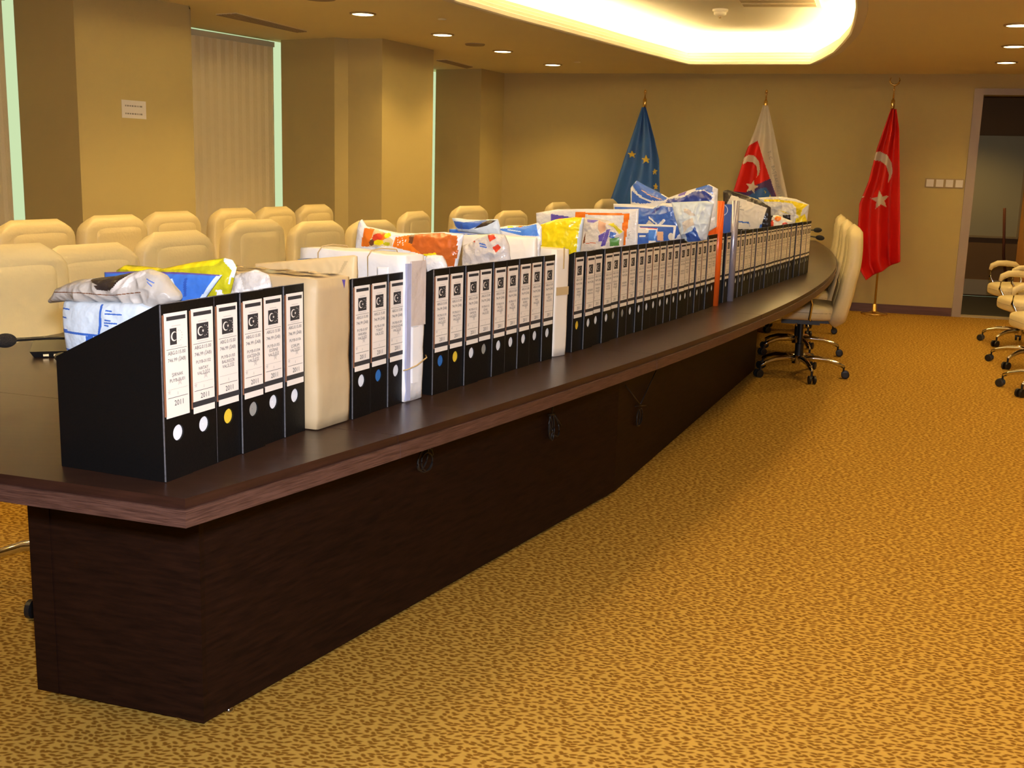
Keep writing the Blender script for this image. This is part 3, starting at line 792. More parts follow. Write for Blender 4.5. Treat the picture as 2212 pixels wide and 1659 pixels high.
def fD(k, P, t):
    hole = 'holewhite' if k not in (0, 4, 5, 20, 26) else ('holeyellow' if k == 0 else 'holegrey')
    place_file(P, t, far_me[k % 4], hole, 'black file box, %s to the right of the white box' % ordn(k+1), random.Random(k).uniform(-.004, .004) + (.006 if k in (4, 14, 40) else 0))
_D = [Vector((*p, 0)) for p in [(.185, 3.426), (.666, 4.383), (1.088, 5.272), (1.804, 6.788)]]
def on_row(q):
    best = None; acc = 0
    for a, b in zip(_D, _D[1:]):
        t = (b-a).normalized(); L = (b-a).length; s = max(0, min(L, (q-a).dot(t))); c = a+t*s
        if best is None or (c-q).length < best[0]: best = ((c-q).length, acc+s, c, t)
        acc += L
    return best
Po = at(1540, 660, .75); Pb = at(1573, 650, .75); Po.z = Pb.z = 0
so = on_row(Po); sb = on_row(Pb); LT = sum((b-a).length for a, b in zip(_D, _D[1:]))
gap = .018; kk = 0
for s0, s1 in ((0, so[1]-gap), (so[1]+gap, sb[1]-gap), (sb[1]+gap, LT)):
    n_ = max(1, round((s1-s0)/.0775)); w_ = (s1-s0)/n_
    if w_ < .0750: n_ -= 1; w_ = (s1-s0)/n_
    for j in range(n_):
        s = s0+w_*j+(w_-.0748)*.5
        for a, b in zip(_D, _D[1:]):
            L = (b-a).length
            if s <= L or b is _D[-1]: t = (b-a).normalized(); fD(kk, a+t*s, t); break
            s -= L
        kk += 1
for c in [proto]+[x for x in bpy.data.objects if x.parent == proto]: bpy.data.objects.remove(c)

# ------------------------------------------------------------------ parcels
def place(o, P, t, z=TZ): o.location = (P[0], P[1], z); o.rotation_euler = (0, 0, math.atan2(t[1], t[0]))
def soft_box(name, w, dep, h, m, parent, r=.008, crumple=.003, seed=0, loc=(0, 0, 0), n=10):
    """box with soft edges and slightly crumpled paper faces"""
    bm = bmesh.new(); bmesh.ops.create_cube(bm, size=1)
    bmesh.ops.bevel(bm, geom=bm.edges[:], offset=.0, segments=1) if False else None
    bmesh.ops.subdivide_edges(bm, edges=bm.edges[:], cuts=n, use_grid_fill=True)
    for v in bm.verts:
        p = v.co.copy(); q = Vector((p.x*w, p.y*dep, p.z*h)); lim = Vector((w/2-r, dep/2-r, h/2-r))
        c = Vector([max(-l, min(l, a)) for a, l in zip(q, lim)]); dd = q-c
        if dd.length > r: q = c + dd.normalized()*r
        nz = noise.noise_vector(q*14+Vector((seed, seed, 0)))
        q += nz*crumple; q.z = max(q.z, -h/2+.0003)
        v.co = q + Vector((w/2, dep/2, h/2))
    me = bpy.data.meshes.new(name); bm.to_mesh(me); bm.free(); me.materials.append(K[m])
    me.polygons.foreach_set('use_smooth', [True]*len(me.polygons))
    o = bpy.data.objects.new(name, me); COL.objects.link(o); o.parent = parent; o.location = loc; return o
tA = Vector((.44, .898, 0)).normalized()
kp = empty('kraft_parcel'); place(kp, (-.413, 2.272), tA); tag(kp, 'brown paper parcel with shiny tape on top, between two runs of files', 'parcel')
soft_box('wrapping', .127, .36, .325, 'kraft', kp, crumple=.0035, seed=1)
for k, (a, b, z) in enumerate(((.03, .075, 0), (.09, .115, .0))):
    mb = MB(); nseg = 14
    for i in range(nseg):
        y0 = .02+.33*i/nseg; y1 = .02+.33*(i+1)/nseg; za = .3275+.0015*math.sin(i*2.1+k); zb = .3275+.0015*math.sin((i+1)*2.1+k)
        mb.add([(a, y0, za), (b, y0, za), (b, y1, zb), (a, y1, zb)], [(0, 1, 2, 3)])
    mb.build('tape', 'tape', kp, True)
mb = MB(); fillpoly(mb, [(.088, .318), (.101, .317), (.097, .298)], -.0045, 0); mb.build('blue_sticker', 'bag_purple', kp)
ke = empty('kraft_envelope'); place(ke, (-.352, 2.395), tA); tag(ke, 'yellowish kraft padded envelope standing behind the brown parcel', 'envelope')
# parcels at the second gap
tP = Vector((.053, .063, 0)).normalized(); 
wp = empty('wrapped_parcel'); place(wp, (-.2600, 2.592), (Vector((.54, .842, 0)).normalized())); tag(wp, 'white paper parcel in plastic, tied with twine and rubber bands', 'parcel')
soft_box('wrapping', .080, .34, .355, 'wrap', wp, crumple=.004, seed=4)
mb = MB()
mb.box(.004, .020, -.0042, .004, .005, .335); mb.build('plastic_fold', 'wrapblue', wp)
mb = MB(); mb.box(.020, .076, -.0048, .004, .185, .340); mb.build('grey_cover', 'wrapgrey', wp)
mb = MB(); mb.box(.027, .050, -.0056, .003, .045, .182); mb.build('address_slip', 'white', wp)
mb = MB(); mb.tube([(-.003, .0, .080), (.004, -.007, .082), (.04, -.008, .088), (.080, -.007, .102), (.088, .003, .106)], .0018); mb.build('rubber_band', 'band', wp, True)
for y_ in (.10, .26):
    mb = MB(); mb.tube([(-.004, y_+.01, .22), (-.005, y_+.01, .345), (.004, y_+.005, .360), (.035, y_, .364), (.080, y_-.01, .36), (.087, y_-.01, .345)], .0016); mb.build('twine', 'band', wp, True)
tW = Vector((.62, .785, 0)).normalized()
wb = empty('white_box'); place(wb, (.1225, 3.322), tW); tag(wb, 'plain white taped box standing between two long runs of files', 'box')
soft_box('carton', .070, .30, .330, 'wrap2', wb, crumple=.0015, seed=6, r=.006)
mb = MB(); mb.box(.034, .040, -.003, -.001, .27, .335); mb.box(.004, .066, -.003, -.0014, .19, .215); mb.build('tape', 'tape', wb)

# ------------------------------------------------------------------ folders standing before the row
def slim_folder(name, P, t, col, tube, label, H, L=.26, cat='folder'):
    o = empty(name); place(o, P, t); tag(o, label, cat)
    mb = MB()
    # board: runs inward from the tubular spine, clipped corner
    pts = [(.0, .0), (L, .0), (L, H-.12), (L-.07, H-.008), (.0, H-.008)] if tube == 'folder_orange' else [(0, 0), (L, 0), (L, H-.02), (0, H-.02)]
    pts = [(y, z+.004) for y, z in pts]
    for x0 in (-.006, .003):
        n = len(pts); A = [(x0, y, z) for y, z in pts]; B = [(x0+.002, y, z) for y, z in pts]
        mb.add(A+B, [tuple(range(n)), tuple(range(2*n-1, n-1, -1))]+[(i, i+n, (i+1) % n+n, (i+1) % n) for i in range(n)])
    mb.build('cover_board', col, o)
    mb = MB(); mb.lathe([(.001, 0), (.0175, 0), (.0175, H), (.012, H+.002), (.001, H+.002)], (0, -.006, 0), n=20); mb.build('tube_spine', tube, o, True)
    v, f = text_geo('S', .034); mb = MB(); mb.add([(-.0085, p_.x*-1+.052, p_.y) for p_ in v], f)
    vv = [Vector((-.0085, .052-p_.x, p_.y+H-.055)) for p_ in v]; mb = MB(); mb.add(vv, f)
    n = 28; ra, rb = .0225, .026; cz = H-.055+.012; ring = [(-.0085, .052+r*math.cos(2*PI*k/n), cz+r*math.sin(2*PI*k/n)) for r in (ra, rb) for k in range(n)]
    mb.add(ring, [(k, (k+1) % n, (k+1) % n+n, k+n) for k in range(n)])
    mb.build('round_logo', 'bag_ice', o); return o
tD = Vector((.43, .903, 0)).normalized()
slim_folder('orange_folder', (Po.x, Po.y), so[3], 'folder_orange', 'folder_orange', 'glossy orange folder with a tubular spine standing before the files', .455)
slim_folder('blue_folder', (Pb.x, Pb.y), sb[3], 'folder_blue', 'silver', 'blue folder with a silver tubular spine and round S logo', .455)

# ------------------------------------------------------------------ bags
def curve_bag(name, label, P, D, top, bot, base, zones=(), th=.03, nu=110, nv=60, crink=.004, seed=0, cat='plastic bag', lean=0, group='plastic bags and catalogues sticking out of the files', sharp=.45, parent=None):
    """a filled soft pouch lying in the vertical plane through P along D; front and back sheets with real thickness"""
    n = Vector((D[1], -D[0], 0)).normalized()
    if n.dot(CAM-Vector((P[0], P[1], CAMH))) < 0: n = -n
    mats = [base]+[z[1] for z in zones]; ms = []; vs = []; fs = []; mi = []
    for x in mats:
        if x not in ms: ms.append(x)
    pxs = []
    for j in range(nv+1):
        for i in range(nu+1):
            u = i/nu; v_ = j/nv; a = lerp_curve(top, u); b = lerp_curve(bot, u)
            pxs.append((a[0]+(b[0]-a[0])*v_, a[1]+(b[1]-a[1])*v_))
    flat = [at_plane(x, y, P, D) for x, y in pxs]
    for side in (1, -1):
        for j in range(nv+1):
            for i in range(nu+1):
                p = flat[j*(nu+1)+i]; u = i/nu; v_ = j/nv
                pr = (max(0, 4*u*(1-u))**sharp)*(max(0, 4*v_*(1-v_))**sharp)
                nz = noise.noise(p*24+Vector((seed*3.1, 0, 0)))*.6 + (1-abs(noise.noise(p*38+Vector((0, seed*1.7, 0)))*2))*.4
                off = th/2*pr + crink*nz*min(1, pr*2.0+.15)
                vs.append(p + n*(side*max(.0006, off)) + n*lean*(v_-.5))
    NN = (nu+1)*(nv+1)
    for side in (0, 1):
        for j in range(nv):
            for i in range(nu):
                q = [j*(nu+1)+i, j*(nu+1)+i+1, (j+1)*(nu+1)+i+1, (j+1)*(nu+1)+i]
                cx = sum(pxs[k][0] for k in q)/4; cy = sum(pxs[k][1] for k in q)/4; mk = base
                for z in zones:
                    if inpoly(cx, cy, z[0]): mk = z[1]
                q = [k+side*NN for k in q]
                fs.append(tuple(q) if side else tuple(q[::-1])); mi.append(ms.index(mk))
    bd = [i for i in range(nu+1)] + [j*(nu+1)+nu for j in range(1, nv+1)] + [nv*(nu+1)+i for i in range(nu-1, -1, -1)] + [j*(nu+1) for j in range(nv-1, 0, -1)]
    for a, b in zip(bd, bd[1:]+bd[:1]):
        fs.append((a, b, b+NN, a+NN)); mi.append(mi[0])
    o = addmesh(name, vs, fs, ms, parent, True, mi)
    if parent is None: tag(o, label, cat, group)
    return o
def inward(t): return Vector((-t[1], t[0], 0)).normalized()
def rowpt(px, py):
    """point of the row's foot line seen at a pixel"""
    return at(px, py, .75)
ROW = [Vector((*p, 0)) for p in [(-.606, 1.864), (-.4385, 2.283), (-.36, 2.39), (-.262, 2.606), (-.2, 2.693), (.118, 3.311), (.185, 3.426), (.666, 4.383), (1.088, 5.272), (1.804, 6.788)]]
def project(p):
    q = Vector(p)-CAM; f_ = q.dot(vF); return (IW/2 + FPX*q.dot(vX)/f_, IH/2 + FPX*q.dot(vDn)/f_)
def rowP(px, back=.012):
    """spot on the row of files whose top front edge shows at this pixel column, a little behind the spines"""
    for a, b in zip(ROW, ROW[1:]):
        for k in range(40):
            q = a.lerp(b, k/40)
            if project((q.x, q.y, 1.066))[0] >= px:
                t = (b-a).normalized(); return q + Vector((-t.y, t.x, 0))*back
    return ROW[-1]
DA = inward((.38, .925)); DC = inward((.457, .889)); DD = inward((.45, .893)); DE = inward((.43, .903))
def rect(x0, y0, x1, y1): return [(x0, y0), (x1, y0), (x1, y1), (x0, y1)]
def line_poly(pts, w):
    up = [(x, y-w/2) for x, y in pts]; dn = [(x, y+w/2) for x, y in pts][::-1]; return up+dn
# near group
z = [(line_poly([(146, 712), (238, 722)], 5), 'blue_ink'), ([(234, 655), (239, 655), (240, 670), (243, 700), (238, 722), (234, 722), (237, 700), (236, 670)], 'blue_ink'), (line_poly([(148, 750), (190, 758)], 4), 'blue_ink'),
     (rect(208, 722, 224, 738), 'blue_ink')]
for (xa, xb, y) in ((145, 167, 664), (145, 162, 682), (145, 165, 708), (248, 262, 668), (248, 284, 675), (248, 262, 688), (248, 276, 694), (248, 258, 699)): z.append((line_poly([(xa, y), (xb, y+2)], 3), 'blue_ink'))
P1 = Vector((-.585, 1.905, 0))
curve_bag('mailing_pouch', 'pale mailing pouch with blue form lines inside the nearest file box', P1, DA, [(142, 650), (250, 652), (310, 655), (335, 668)], [(152, 770), (200, 765), (300, 745), (335, 730)], 'bag_ice', z, th=.055, crink=.002, seed=1, sharp=.25, cat='envelope', nu=210, nv=150)
z = [([(176, 603), (215, 606), (262, 612), (250, 595), (215, 592)], 'bag_clear'), ([(212, 602), (250, 592), (300, 588), (292, 605), (272, 624), (240, 612)], 'bag_dark'), ([(236, 613), (262, 612), (268, 625), (245, 622)], 'bag_dark'),  # dark patches at the open end of the bag
     (line_poly([(118, 628), (200, 628), (275, 634), (330, 628)], 1.8), 'bag_brown'), (line_poly([(335, 600), (352, 610)], 2), 'blue_ink'), (line_poly([(338, 606), (350, 616)], 2), 'blue_ink'), ([(300, 588), (322, 583), (330, 590), (275, 630), (285, 605)], 'bag_clear')]
curve_bag('crumpled_bag', 'crumpled grey mailing bag with a dark opening, lying on the nearest file', rowP(394), DA, [(106, 650), (138, 618), (175, 604), (250, 596), (322, 581), (352, 592), (388, 640)], [(108, 655), (150, 650), (200, 656), (250, 655), (320, 672), (355, 668), (388, 648)], 'bag_grey', z, th=.075, crink=.012, seed=2, sharp=.5, nu=170, nv=80)
z = [([(472, 592), (480, 594), (440, 650), (432, 648)], 'bag_ice'), ([(362, 612), (378, 600), (388, 622), (380, 640), (368, 632)], 'bag_ice'), (line_poly([(228, 589), (300, 588), (390, 590), (476, 594)], 3), 'bag_purple'), ([(405, 600), (411, 600), (409, 640), (403, 640)], 'bag_blue')]
P2 = rowP(486)
curve_bag('glossy_envelope', 'glossy bright blue envelope between the grey and the yellow bags', P2, DA, [(226, 588), (300, 586), (390, 588), (480, 594)], [(228, 640), (300, 655), (390, 665), (432, 660)], 'bag_lblue', z, th=.022, crink=.004, seed=3, cat='envelope')
z = [([(484, 558), (505, 560), (512, 580), (498, 618), (505, 585)], 'bag_ice'), ([(430, 568), (436, 567), (444, 574), (436, 575)], 'bag_red'), ([(436, 566), (442, 566), (447, 573), (441, 574)], 'bag_red'), (rect(476, 625, 486, 640), 'bag_white'), ([(262, 580), (275, 574), (340, 577), (350, 583), (300, 583)], 'bag_yellow'), ([(350, 583), (380, 570), (484, 560), (470, 572), (400, 580)], 'bag_yellow')]
P3 = rowP(518)
curve_bag('yellow_bag', 'olive yellow plastic bag with a small red print behind the blue envelope', P3, DA, [(252, 584), (274, 572), (340, 578), (352, 580), (420, 566), (484, 557), (502, 561), (512, 577)], [(254, 590), (340, 640), (420, 655), (470, 650), (496, 640)], 'bag_olive', z, th=.04, crink=.008, seed=4)
P4 = rowP(592)
curve_bag('clear_bag', 'crumpled clear plastic over white paper in the fifth file', P4, DA, [(500, 600), (520, 590), (552, 582), (578, 592), (585, 612)], [(500, 650), (540, 650), (585, 645)], 'bag_white', [([(525, 590), (575, 585), (585, 612), (540, 625)], 'bag_clear')], th=.035, crink=.009, seed=5, nu=40, nv=30)
# kraft envelope body
oe = curve_bag('kraft_body', '', rowP(776), inward(tA), [(552, 569), (640, 562), (764, 551), (771, 553)], [(560, 640), (640, 645), (764, 650), (770, 645)], 'kraft2', [([(750, 563), (758, 563), (746, 588), (740, 588)], 'tape')], th=.03, crink=.003, seed=8, sharp=.2)
# re-parent it under the envelope Empty
oe.parent = ke; bpy.context.view_layer.update(); oe.matrix_parent_inverse = ke.matrix_world.inverted()
for k_ in ('label', 'category', 'group'):
    if k_ in oe: del oe[k_]
# blue box in the second run
bb = empty('blue_box'); PB = Vector((-.338, 2.452, 0)); place(bb, PB, (.4, .917), TZ+.004); tag(bb, 'small bright blue carton with open lid inside the three files', 'box')
soft_box('carton', .052, .115, .342, 'bag_lblue', bb, crumple=.0005, seed=9, r=.002, loc=(-.01, .055, 0), n=4)
mb = MB(); mb.box(-.004, .036, .075, .150, .3405, .3428); mb.build('painted_opening', 'bag_navy', bb)  # dark sheet on the closed top, painted as the carton's shaded inside
PW = rowP(846)
curve_bag('white_card', 'white card sheet beside the small blue carton', PW, inward((.4, .917)), [(815, 577), (840, 577)], [(815, 640), (840, 640)], 'white', [], th=.004, crink=.0005, seed=10, nu=8, nv=10, cat='card')
# orange fruit bag
z = [([(790, 492), (812, 494), (808, 532), (788, 532)], 'bag_orange'), ([(812, 494), (832, 500), (850, 512), (858, 518), (858, 531), (808, 532)], 'kraft2'), (ell(830, 511, 17, 9, rot=-.2), 'bag_orange'), (ell(824, 512, 12, 8), 'bag_red'), (ell(845, 508, 6, 6), 'bag_yellow'), (ell(829, 523, 11, 6), 'bag_yellow'), (ell(846, 526, 7, 4), 'bag_olive'), (ell(813, 523, 6, 7), 'bag_brown'),
     ([(862, 512), (900, 506), (960, 503), (991, 510), (993, 545), (985, 575), (965, 575), (955, 560), (920, 548), (860, 532)], 'bag_orange'), ([(900, 506), (960, 503), (991, 512), (994, 545), (985, 575), (965, 575), (955, 560), (925, 550), (900, 530)], 'bag_rust'), ([(893, 506), (903, 506), (900, 526), (891, 524)], 'bag_brown'), ([(925, 548), (950, 545), (962, 558), (965, 575), (940, 560)], 'bag_yellow'),
     ([(992, 512), (1002, 508), (1003, 530), (996, 560), (984, 575), (992, 545)], 'bag_white'), ([(775, 490), (790, 492), (788, 532), (770, 532)], 'bag_white')]
for k_, x_ in enumerate((867, 872, 877, 882)): z.append((line_poly([(x_, 513 if k_ % 2 == 0 else 529), (x_+5, 529 if k_ % 2 == 0 else 513)], 3), 'bag_white'))
PC = rowP(1008)
curve_bag('snack_bag', 'white and orange mailing bag printed with fruit, on the middle files', PC, DC, [(770, 530), (775, 480), (782, 473), (792, 489), (860, 503), (900, 504), (960, 501), (1002, 506)], [(768, 560), (790, 570), (860, 575), (900, 590), (960, 596), (985, 590)], 'bag_white', z, th=.05, crink=.007, seed=11)
curve_bag('crinkled_film', 'crinkled clear film bunched beside the string-tied parcel', rowP(974), DC, [(922, 552), (940, 550), (955, 552), (965, 572)], [(922, 590), (940, 590), (966, 590)], 'bag_white', [], th=.03, crink=.009, seed=12, nu=30, nv=20, cat='film')
# bag with red diamonds, white bags
z = [([(1056, 508), (1070, 506), (1076, 514), (1064, 522)], 'bag_red'), ([(1070, 534), (1081, 527), (1088, 534), (1079, 545)], 'bag_red'), (line_poly([(1041, 525), (1056, 529)], 3), 'blue_ink'), (line_poly([(1043, 531), (1058, 534)], 3), 'blue_ink'), (line_poly([(1022, 519), (1032, 522)], 3), 'bag_red')]
for s_ in range(2): pass
PD = rowP(1108)
curve_bag('white_parcel_bag', 'cream white padded bag behind the red-diamond bag', rowP(1166), DC, [(1000, 507), (1060, 506), (1160, 512)], [(1000, 600), (1060, 592), (1160, 580)], 'kraft2' if False else 'wrap2', [], th=.04, crink=.003, seed=13, sharp=.3)
curve_bag('clear_bag', 'milky clear bag printed with red diamonds, above the middle files', PD, DC, [(1000, 530), (1015, 526), (1030, 516), (1060, 504), (1090, 507), (1100, 530)], [(1000, 600), (1040, 596), (1104, 590)], 'bag_clear', z, th=.04, crink=.008, seed=14)
curve_bag('white_bag', 'folded white bag with a thin blue drawing, left of the white box', rowP(1172), DC, [(1090, 512), (1130, 516), (1162, 514), (1168, 520)], [(1096, 575), (1130, 570), (1166, 560)], 'bag_white', [(line_poly([(1150, 522), (1160, 524), (1161, 538), (1155, 548)], 1.5), 'blue_ink'), ([(1143, 520), (1150, 515), (1140, 548), (1132, 548)], 'bag_grey')], th=.03, crink=.006, seed=15)
z = [([(982, 477), (1008, 480), (1028, 478), (1050, 475), (1060, 476), (1046, 486), (1020, 495), (994, 494), (988, 488)], 'bag_blue'), ([(1030, 494), (1048, 480), (1060, 475), (1075, 476), (1055, 488)], 'bag_dark')]
curve_bag('blue_white_bag', 'blue and white bag with a dark open mouth, left of a longer blue one', rowP(1178), DC, [(976, 471), (990, 471), (1010, 474), (1040, 475), (1075, 473), (1080, 488)], [(990, 500), (1010, 502), (1040, 506), (1080, 506)], 'bag_ice', z, th=.035, crink=.006, seed=16)
curve_bag('blue_card', 'flat blue catalogue under the blue and white bag', rowP(1184), DC, [(971, 495), (1010, 494), (1032, 496)], [(971, 520), (1010, 520), (1032, 520)], 'bag_lblue', [(rect(970, 503, 1034, 506), 'bag_white')], th=.006, crink=.001, seed=17, nu=20, nv=12, cat='catalogue')
z = [([(1074, 494), (1100, 493), (1140, 488), (1160, 484), (1167, 510), (1130, 508), (1095, 500)], 'bag_lblue'), ([(1098, 489), (1108, 488), (1112, 491), (1100, 492)], 'bag_yellow'), ([(1114, 489), (1134, 487), (1128, 491)], 'bag_orange'), (line_poly([(1100, 496), (1130, 500)], 2), 'bag_ice')]
curve_bag('blue_mailer', 'long bright blue mailing bag with white edges beside the yellow bag', rowP(1190), DC, [(1072, 492), (1100, 487), (1140, 487), (1162, 481), (1170, 490)], [(1075, 530), (1100, 530), (1140, 530), (1170, 530)], 'bag_white', z, th=.03, crink=.005, seed=18)
curve_bag('yellow_bag', 'shiny bright yellow plastic bag behind the white box', rowP(1268), DD, [(1168, 485), (1200, 474), (1240, 469), (1262, 470)], [(1170, 560), (1200, 570), (1240, 570), (1252, 560)], 'bag_yellow', [([(1258, 468), (1266, 468), (1256, 545), (1248, 545)], 'bag_ice')], th=.045, crink=.008, seed=19)
z = [([(1270, 474), (1296, 476), (1284, 481), (1272, 480)], 'bag_purple'), ([(1296, 476), (1312, 482), (1312, 498), (1302, 505), (1296, 495)], 'bag_skin'), ([(1298, 508), (1312, 500), (1306, 520), (1298, 522)], 'bag_purple'), ([(1264, 515), (1268, 500), (1268, 524), (1262, 526)], 'bag_brown'), (line_poly([(1270, 525), (1292, 524)], 1.5), 'bag_rust'),
     ([(1314, 496), (1322, 494), (1318, 512), (1312, 530), (1302, 532), (1308, 515)], 'bag_purple'), ([(1322, 500), (1335, 503), (1330, 515), (1320, 512)], 'bag_blue'), ([(1316, 484), (1326, 482), (1346, 500), (1340, 506), (1330, 492)], 'bag_olive'), ([(1322, 515), (1340, 512), (1340, 530), (1322, 532)], 'bag_green')]
curve_bag('clear_bag', 'clear bag of picture leaflets with green and violet print, right of the yellow bag', rowP(1352), DD, [(1262, 470), (1290, 472), (1312, 476), (1330, 484), (1348, 500)], [(1250, 560), (1290, 560), (1345, 550)], 'bag_clear', z, th=.04, crink=.006, seed=20)
z = [([(1246, 459), (1360, 461), (1362, 465), (1250, 463)], 'bag_orange'), (rect(1245, 458, 1266, 472), 'bag_orange'), ([(1350, 461), (1362, 461), (1352, 530), (1342, 530)], 'bag_orange'), ([(1192, 462), (1245, 470), (1245, 480), (1192, 480)], 'bag_purple'), ([(1202, 474), (1216, 470), (1224, 474), (1204, 477)], 'bag_red'), (line_poly([(1363, 500), (1357, 520)], 2), 'grey')]
curve_bag('white_envelope', 'large white envelope with an orange border in a clear bag', rowP(1386), DD, [(1158, 460), (1180, 456), (1204, 452), (1270, 451), (1340, 452), (1380, 451)], [(1160, 520), (1200, 540), (1270, 550), (1340, 550), (1376, 540)], 'bag_white', z, th=.03, crink=.004, seed=21, cat='envelope')
# blue bags
z = [([(1328, 446), (1380, 448), (1412, 451), (1424, 444), (1474, 448), (1470, 460), (1478, 480), (1474, 500), (1462, 515), (1330, 530)], 'bag_blue'), ([(1420, 449), (1432, 446), (1418, 460), (1408, 462)], 'bag_navy'), (line_poly([(1406, 469), (1424, 484)], 4), 'bag_white'), ([(1437, 472), (1442, 476), (1432, 486), (1426, 484)], 'bag_white'), ([(1400, 484), (1406, 475), (1420, 486)], 'bag_clear')]
curve_bag('blue_bag', 'large dark blue and white catalogue bag, under the folded blue one', rowP(1488), DD, [(1325, 440), (1380, 441), (1418, 446), (1432, 438), (1476, 441), (1482, 448)], [(1330, 540), (1380, 540), (1430, 530), (1482, 525)], 'bag_white', z, th=.05, crink=.006, seed=22)
z = [([(1382, 488), (1455, 490), (1456, 520), (1382, 530)], 'bag_blue'), (rect(1421, 500, 1434, 520), 'bag_skin'), (ell(1450, 511, 6, 8), 'bag_clear'), (line_poly([(1380, 487), (1460, 489)], 3), 'bag_white'), ([(1456, 487), (1461, 487), (1458, 520), (1452, 520)], 'bag_white')]
curve_bag('blue_booklet', 'blue picture booklet with a white border before the large blue bag', rowP(1464), DD, [(1378, 484), (1420, 485), (1461, 487)], [(1376, 540), (1420, 535), (1455, 530)], 'bag_white', z, th=.012, crink=.002, seed=23, cat='booklet')
z = [(rect(1378, 503, 1402, 530), 'bag_blue'), (rect(1382, 508, 1396, 512), 'bag_white'), (rect(1402, 497, 1418, 520), 'bag_lblue'), (line_poly([(1376, 490), (1420, 494)], 2), 'bag_red')]
curve_bag('white_booklet', 'small white and blue booklet behind the orange-bordered envelope', rowP(1424), DD, [(1376, 491), (1400, 492), (1421, 493)], [(1374, 540), (1400, 537), (1415, 533)], 'bag_white', z, th=.012, crink=.002, seed=24, cat='booklet', nu=40)
z = [([(1364, 398), (1374, 390), (1410, 408), (1444, 428), (1436, 434), (1410, 434), (1382, 420)], 'bag_blue'), ([(1365, 412), (1400, 432), (1420, 437), (1390, 440), (1365, 436)], 'bag_blue'), ([(1444, 430), (1478, 427), (1500, 414), (1525, 412), (1542, 426), (1535, 436), (1440, 440)], 'bag_navy'), ([(1505, 406), (1532, 399), (1540, 404), (1542, 420), (1522, 410), (1505, 411)], 'bag_blue'), ([(1466, 420), (1486, 411), (1482, 421), (1468, 424)], 'bag_purple'),
     (line_poly([(1365, 409), (1384, 424), (1405, 434), (1424, 437)], 4), 'bag_white'), (line_poly([(1388, 410), (1410, 424), (1432, 431)], 2), 'bag_skin')]
curve_bag('folded_blue_bag', 'blue plastic bag with white edges folded over the top of the pile', rowP(1520), DD, [(1362, 406), (1375, 390), (1400, 404), (1425, 416), (1444, 427), (1485, 412), (1532, 398), (1551, 408)], [(1363, 520), (1400, 522), (1444, 520), (1485, 515), (1532, 500), (1548, 490)], 'bag_white', z, th=.05, crink=.006, seed=25)
z = [([(1484, 505), (1500, 498), (1506, 488), (1516, 520), (1486, 522)], 'bag_blue'), ([(1480, 450), (1492, 452), (1508, 466), (1496, 466), (1482, 458)], 'bag_clear'), ([(1500, 470), (1506, 485), (1490, 492), (1480, 505), (1478, 480)], 'bag_clear')]
curve_bag('crinkled_bag', 'pale crinkled plastic bag with a blue corner, hanging before the orange folder', rowP(1478), DD, [(1450, 437), (1500, 435), (1528, 434), (1542, 440)], [(1472, 515), (1488, 524), (1510, 522), (1527, 518)], 'bag_ice', z, th=.05, crink=.012, seed=26)
# far group
z = [([(1582, 421), (1658, 449), (1644, 495), (1586, 495), (1572, 440)], 'wrap2'), (line_poly([(1590, 478), (1620, 481), (1622, 490)], 3), 'blue_ink'), ([(1644, 484), (1648, 484), (1646, 493), (1641, 493)], 'blue_ink'), (line_poly([(1598, 446), (1604, 446)], 1.5), 'grey'), (line_poly([(1600, 452), (1610, 453)], 1.2), 'grey'), (line_poly([(1640, 458), (1641, 464)], 1.5), 'grey')]
curve_bag('white_packet', 'white printed packet with a blue frame in dark wrapping, tilted', rowP(1668), DE, [(1562, 412), (1572, 410), (1600, 418), (1640, 432), (1665, 448)], [(1562, 500), (1600, 505), (1665, 495)], 'bag_dark', z, th=.05, crink=.004, seed=27, cat='packet')
z = [(line_poly([(1652, 433), (1680, 433), (1715, 437), (1735, 442)], 5), 'bag_yellow'), ([(1710, 436), (1746, 442), (1735, 452), (1730, 470), (1722, 462), (1722, 448)], 'bag_yellow'), ([(1680, 452), (1700, 458), (1712, 463), (1700, 460)], 'bag_yellow'), (rect(1694, 464, 1710, 480), 'bag_dark'), ([(1722, 472), (1740, 462), (1745, 482), (1718, 486)], 'bag_yellow')]
curve_bag('yellow_white_bag', 'yellow and white bag at the far end of the files', rowP(1740), DE, [(1638, 427), (1665, 425), (1690, 425), (1720, 430), (1748, 442)], [(1660, 460), (1690, 490), (1720, 495), (1742, 490)], 'bag_white', z, th=.07, crink=.010, seed=28)
z = [([(1663, 478), (1672, 474), (1674, 495), (1663, 495)], 'bag_red'), (ell(1697, 485, 6, 5), 'bag_red'), ([(1650, 448), (1672, 452), (1668, 478), (1650, 495)], 'bag_dark'), (ell(1682, 472, 7, 6), 'bag_orange')]
curve_bag('snack_packet', 'small red and white snack packet at the far end under the yellow bag', rowP(1716), DE, [(1650, 470), (1664, 466), (1680, 465), (1712, 478)], [(1650, 500), (1680, 500), (1712, 496)], 'bag_white', z, th=.05, crink=.006, seed=29, nu=40, cat='packet')

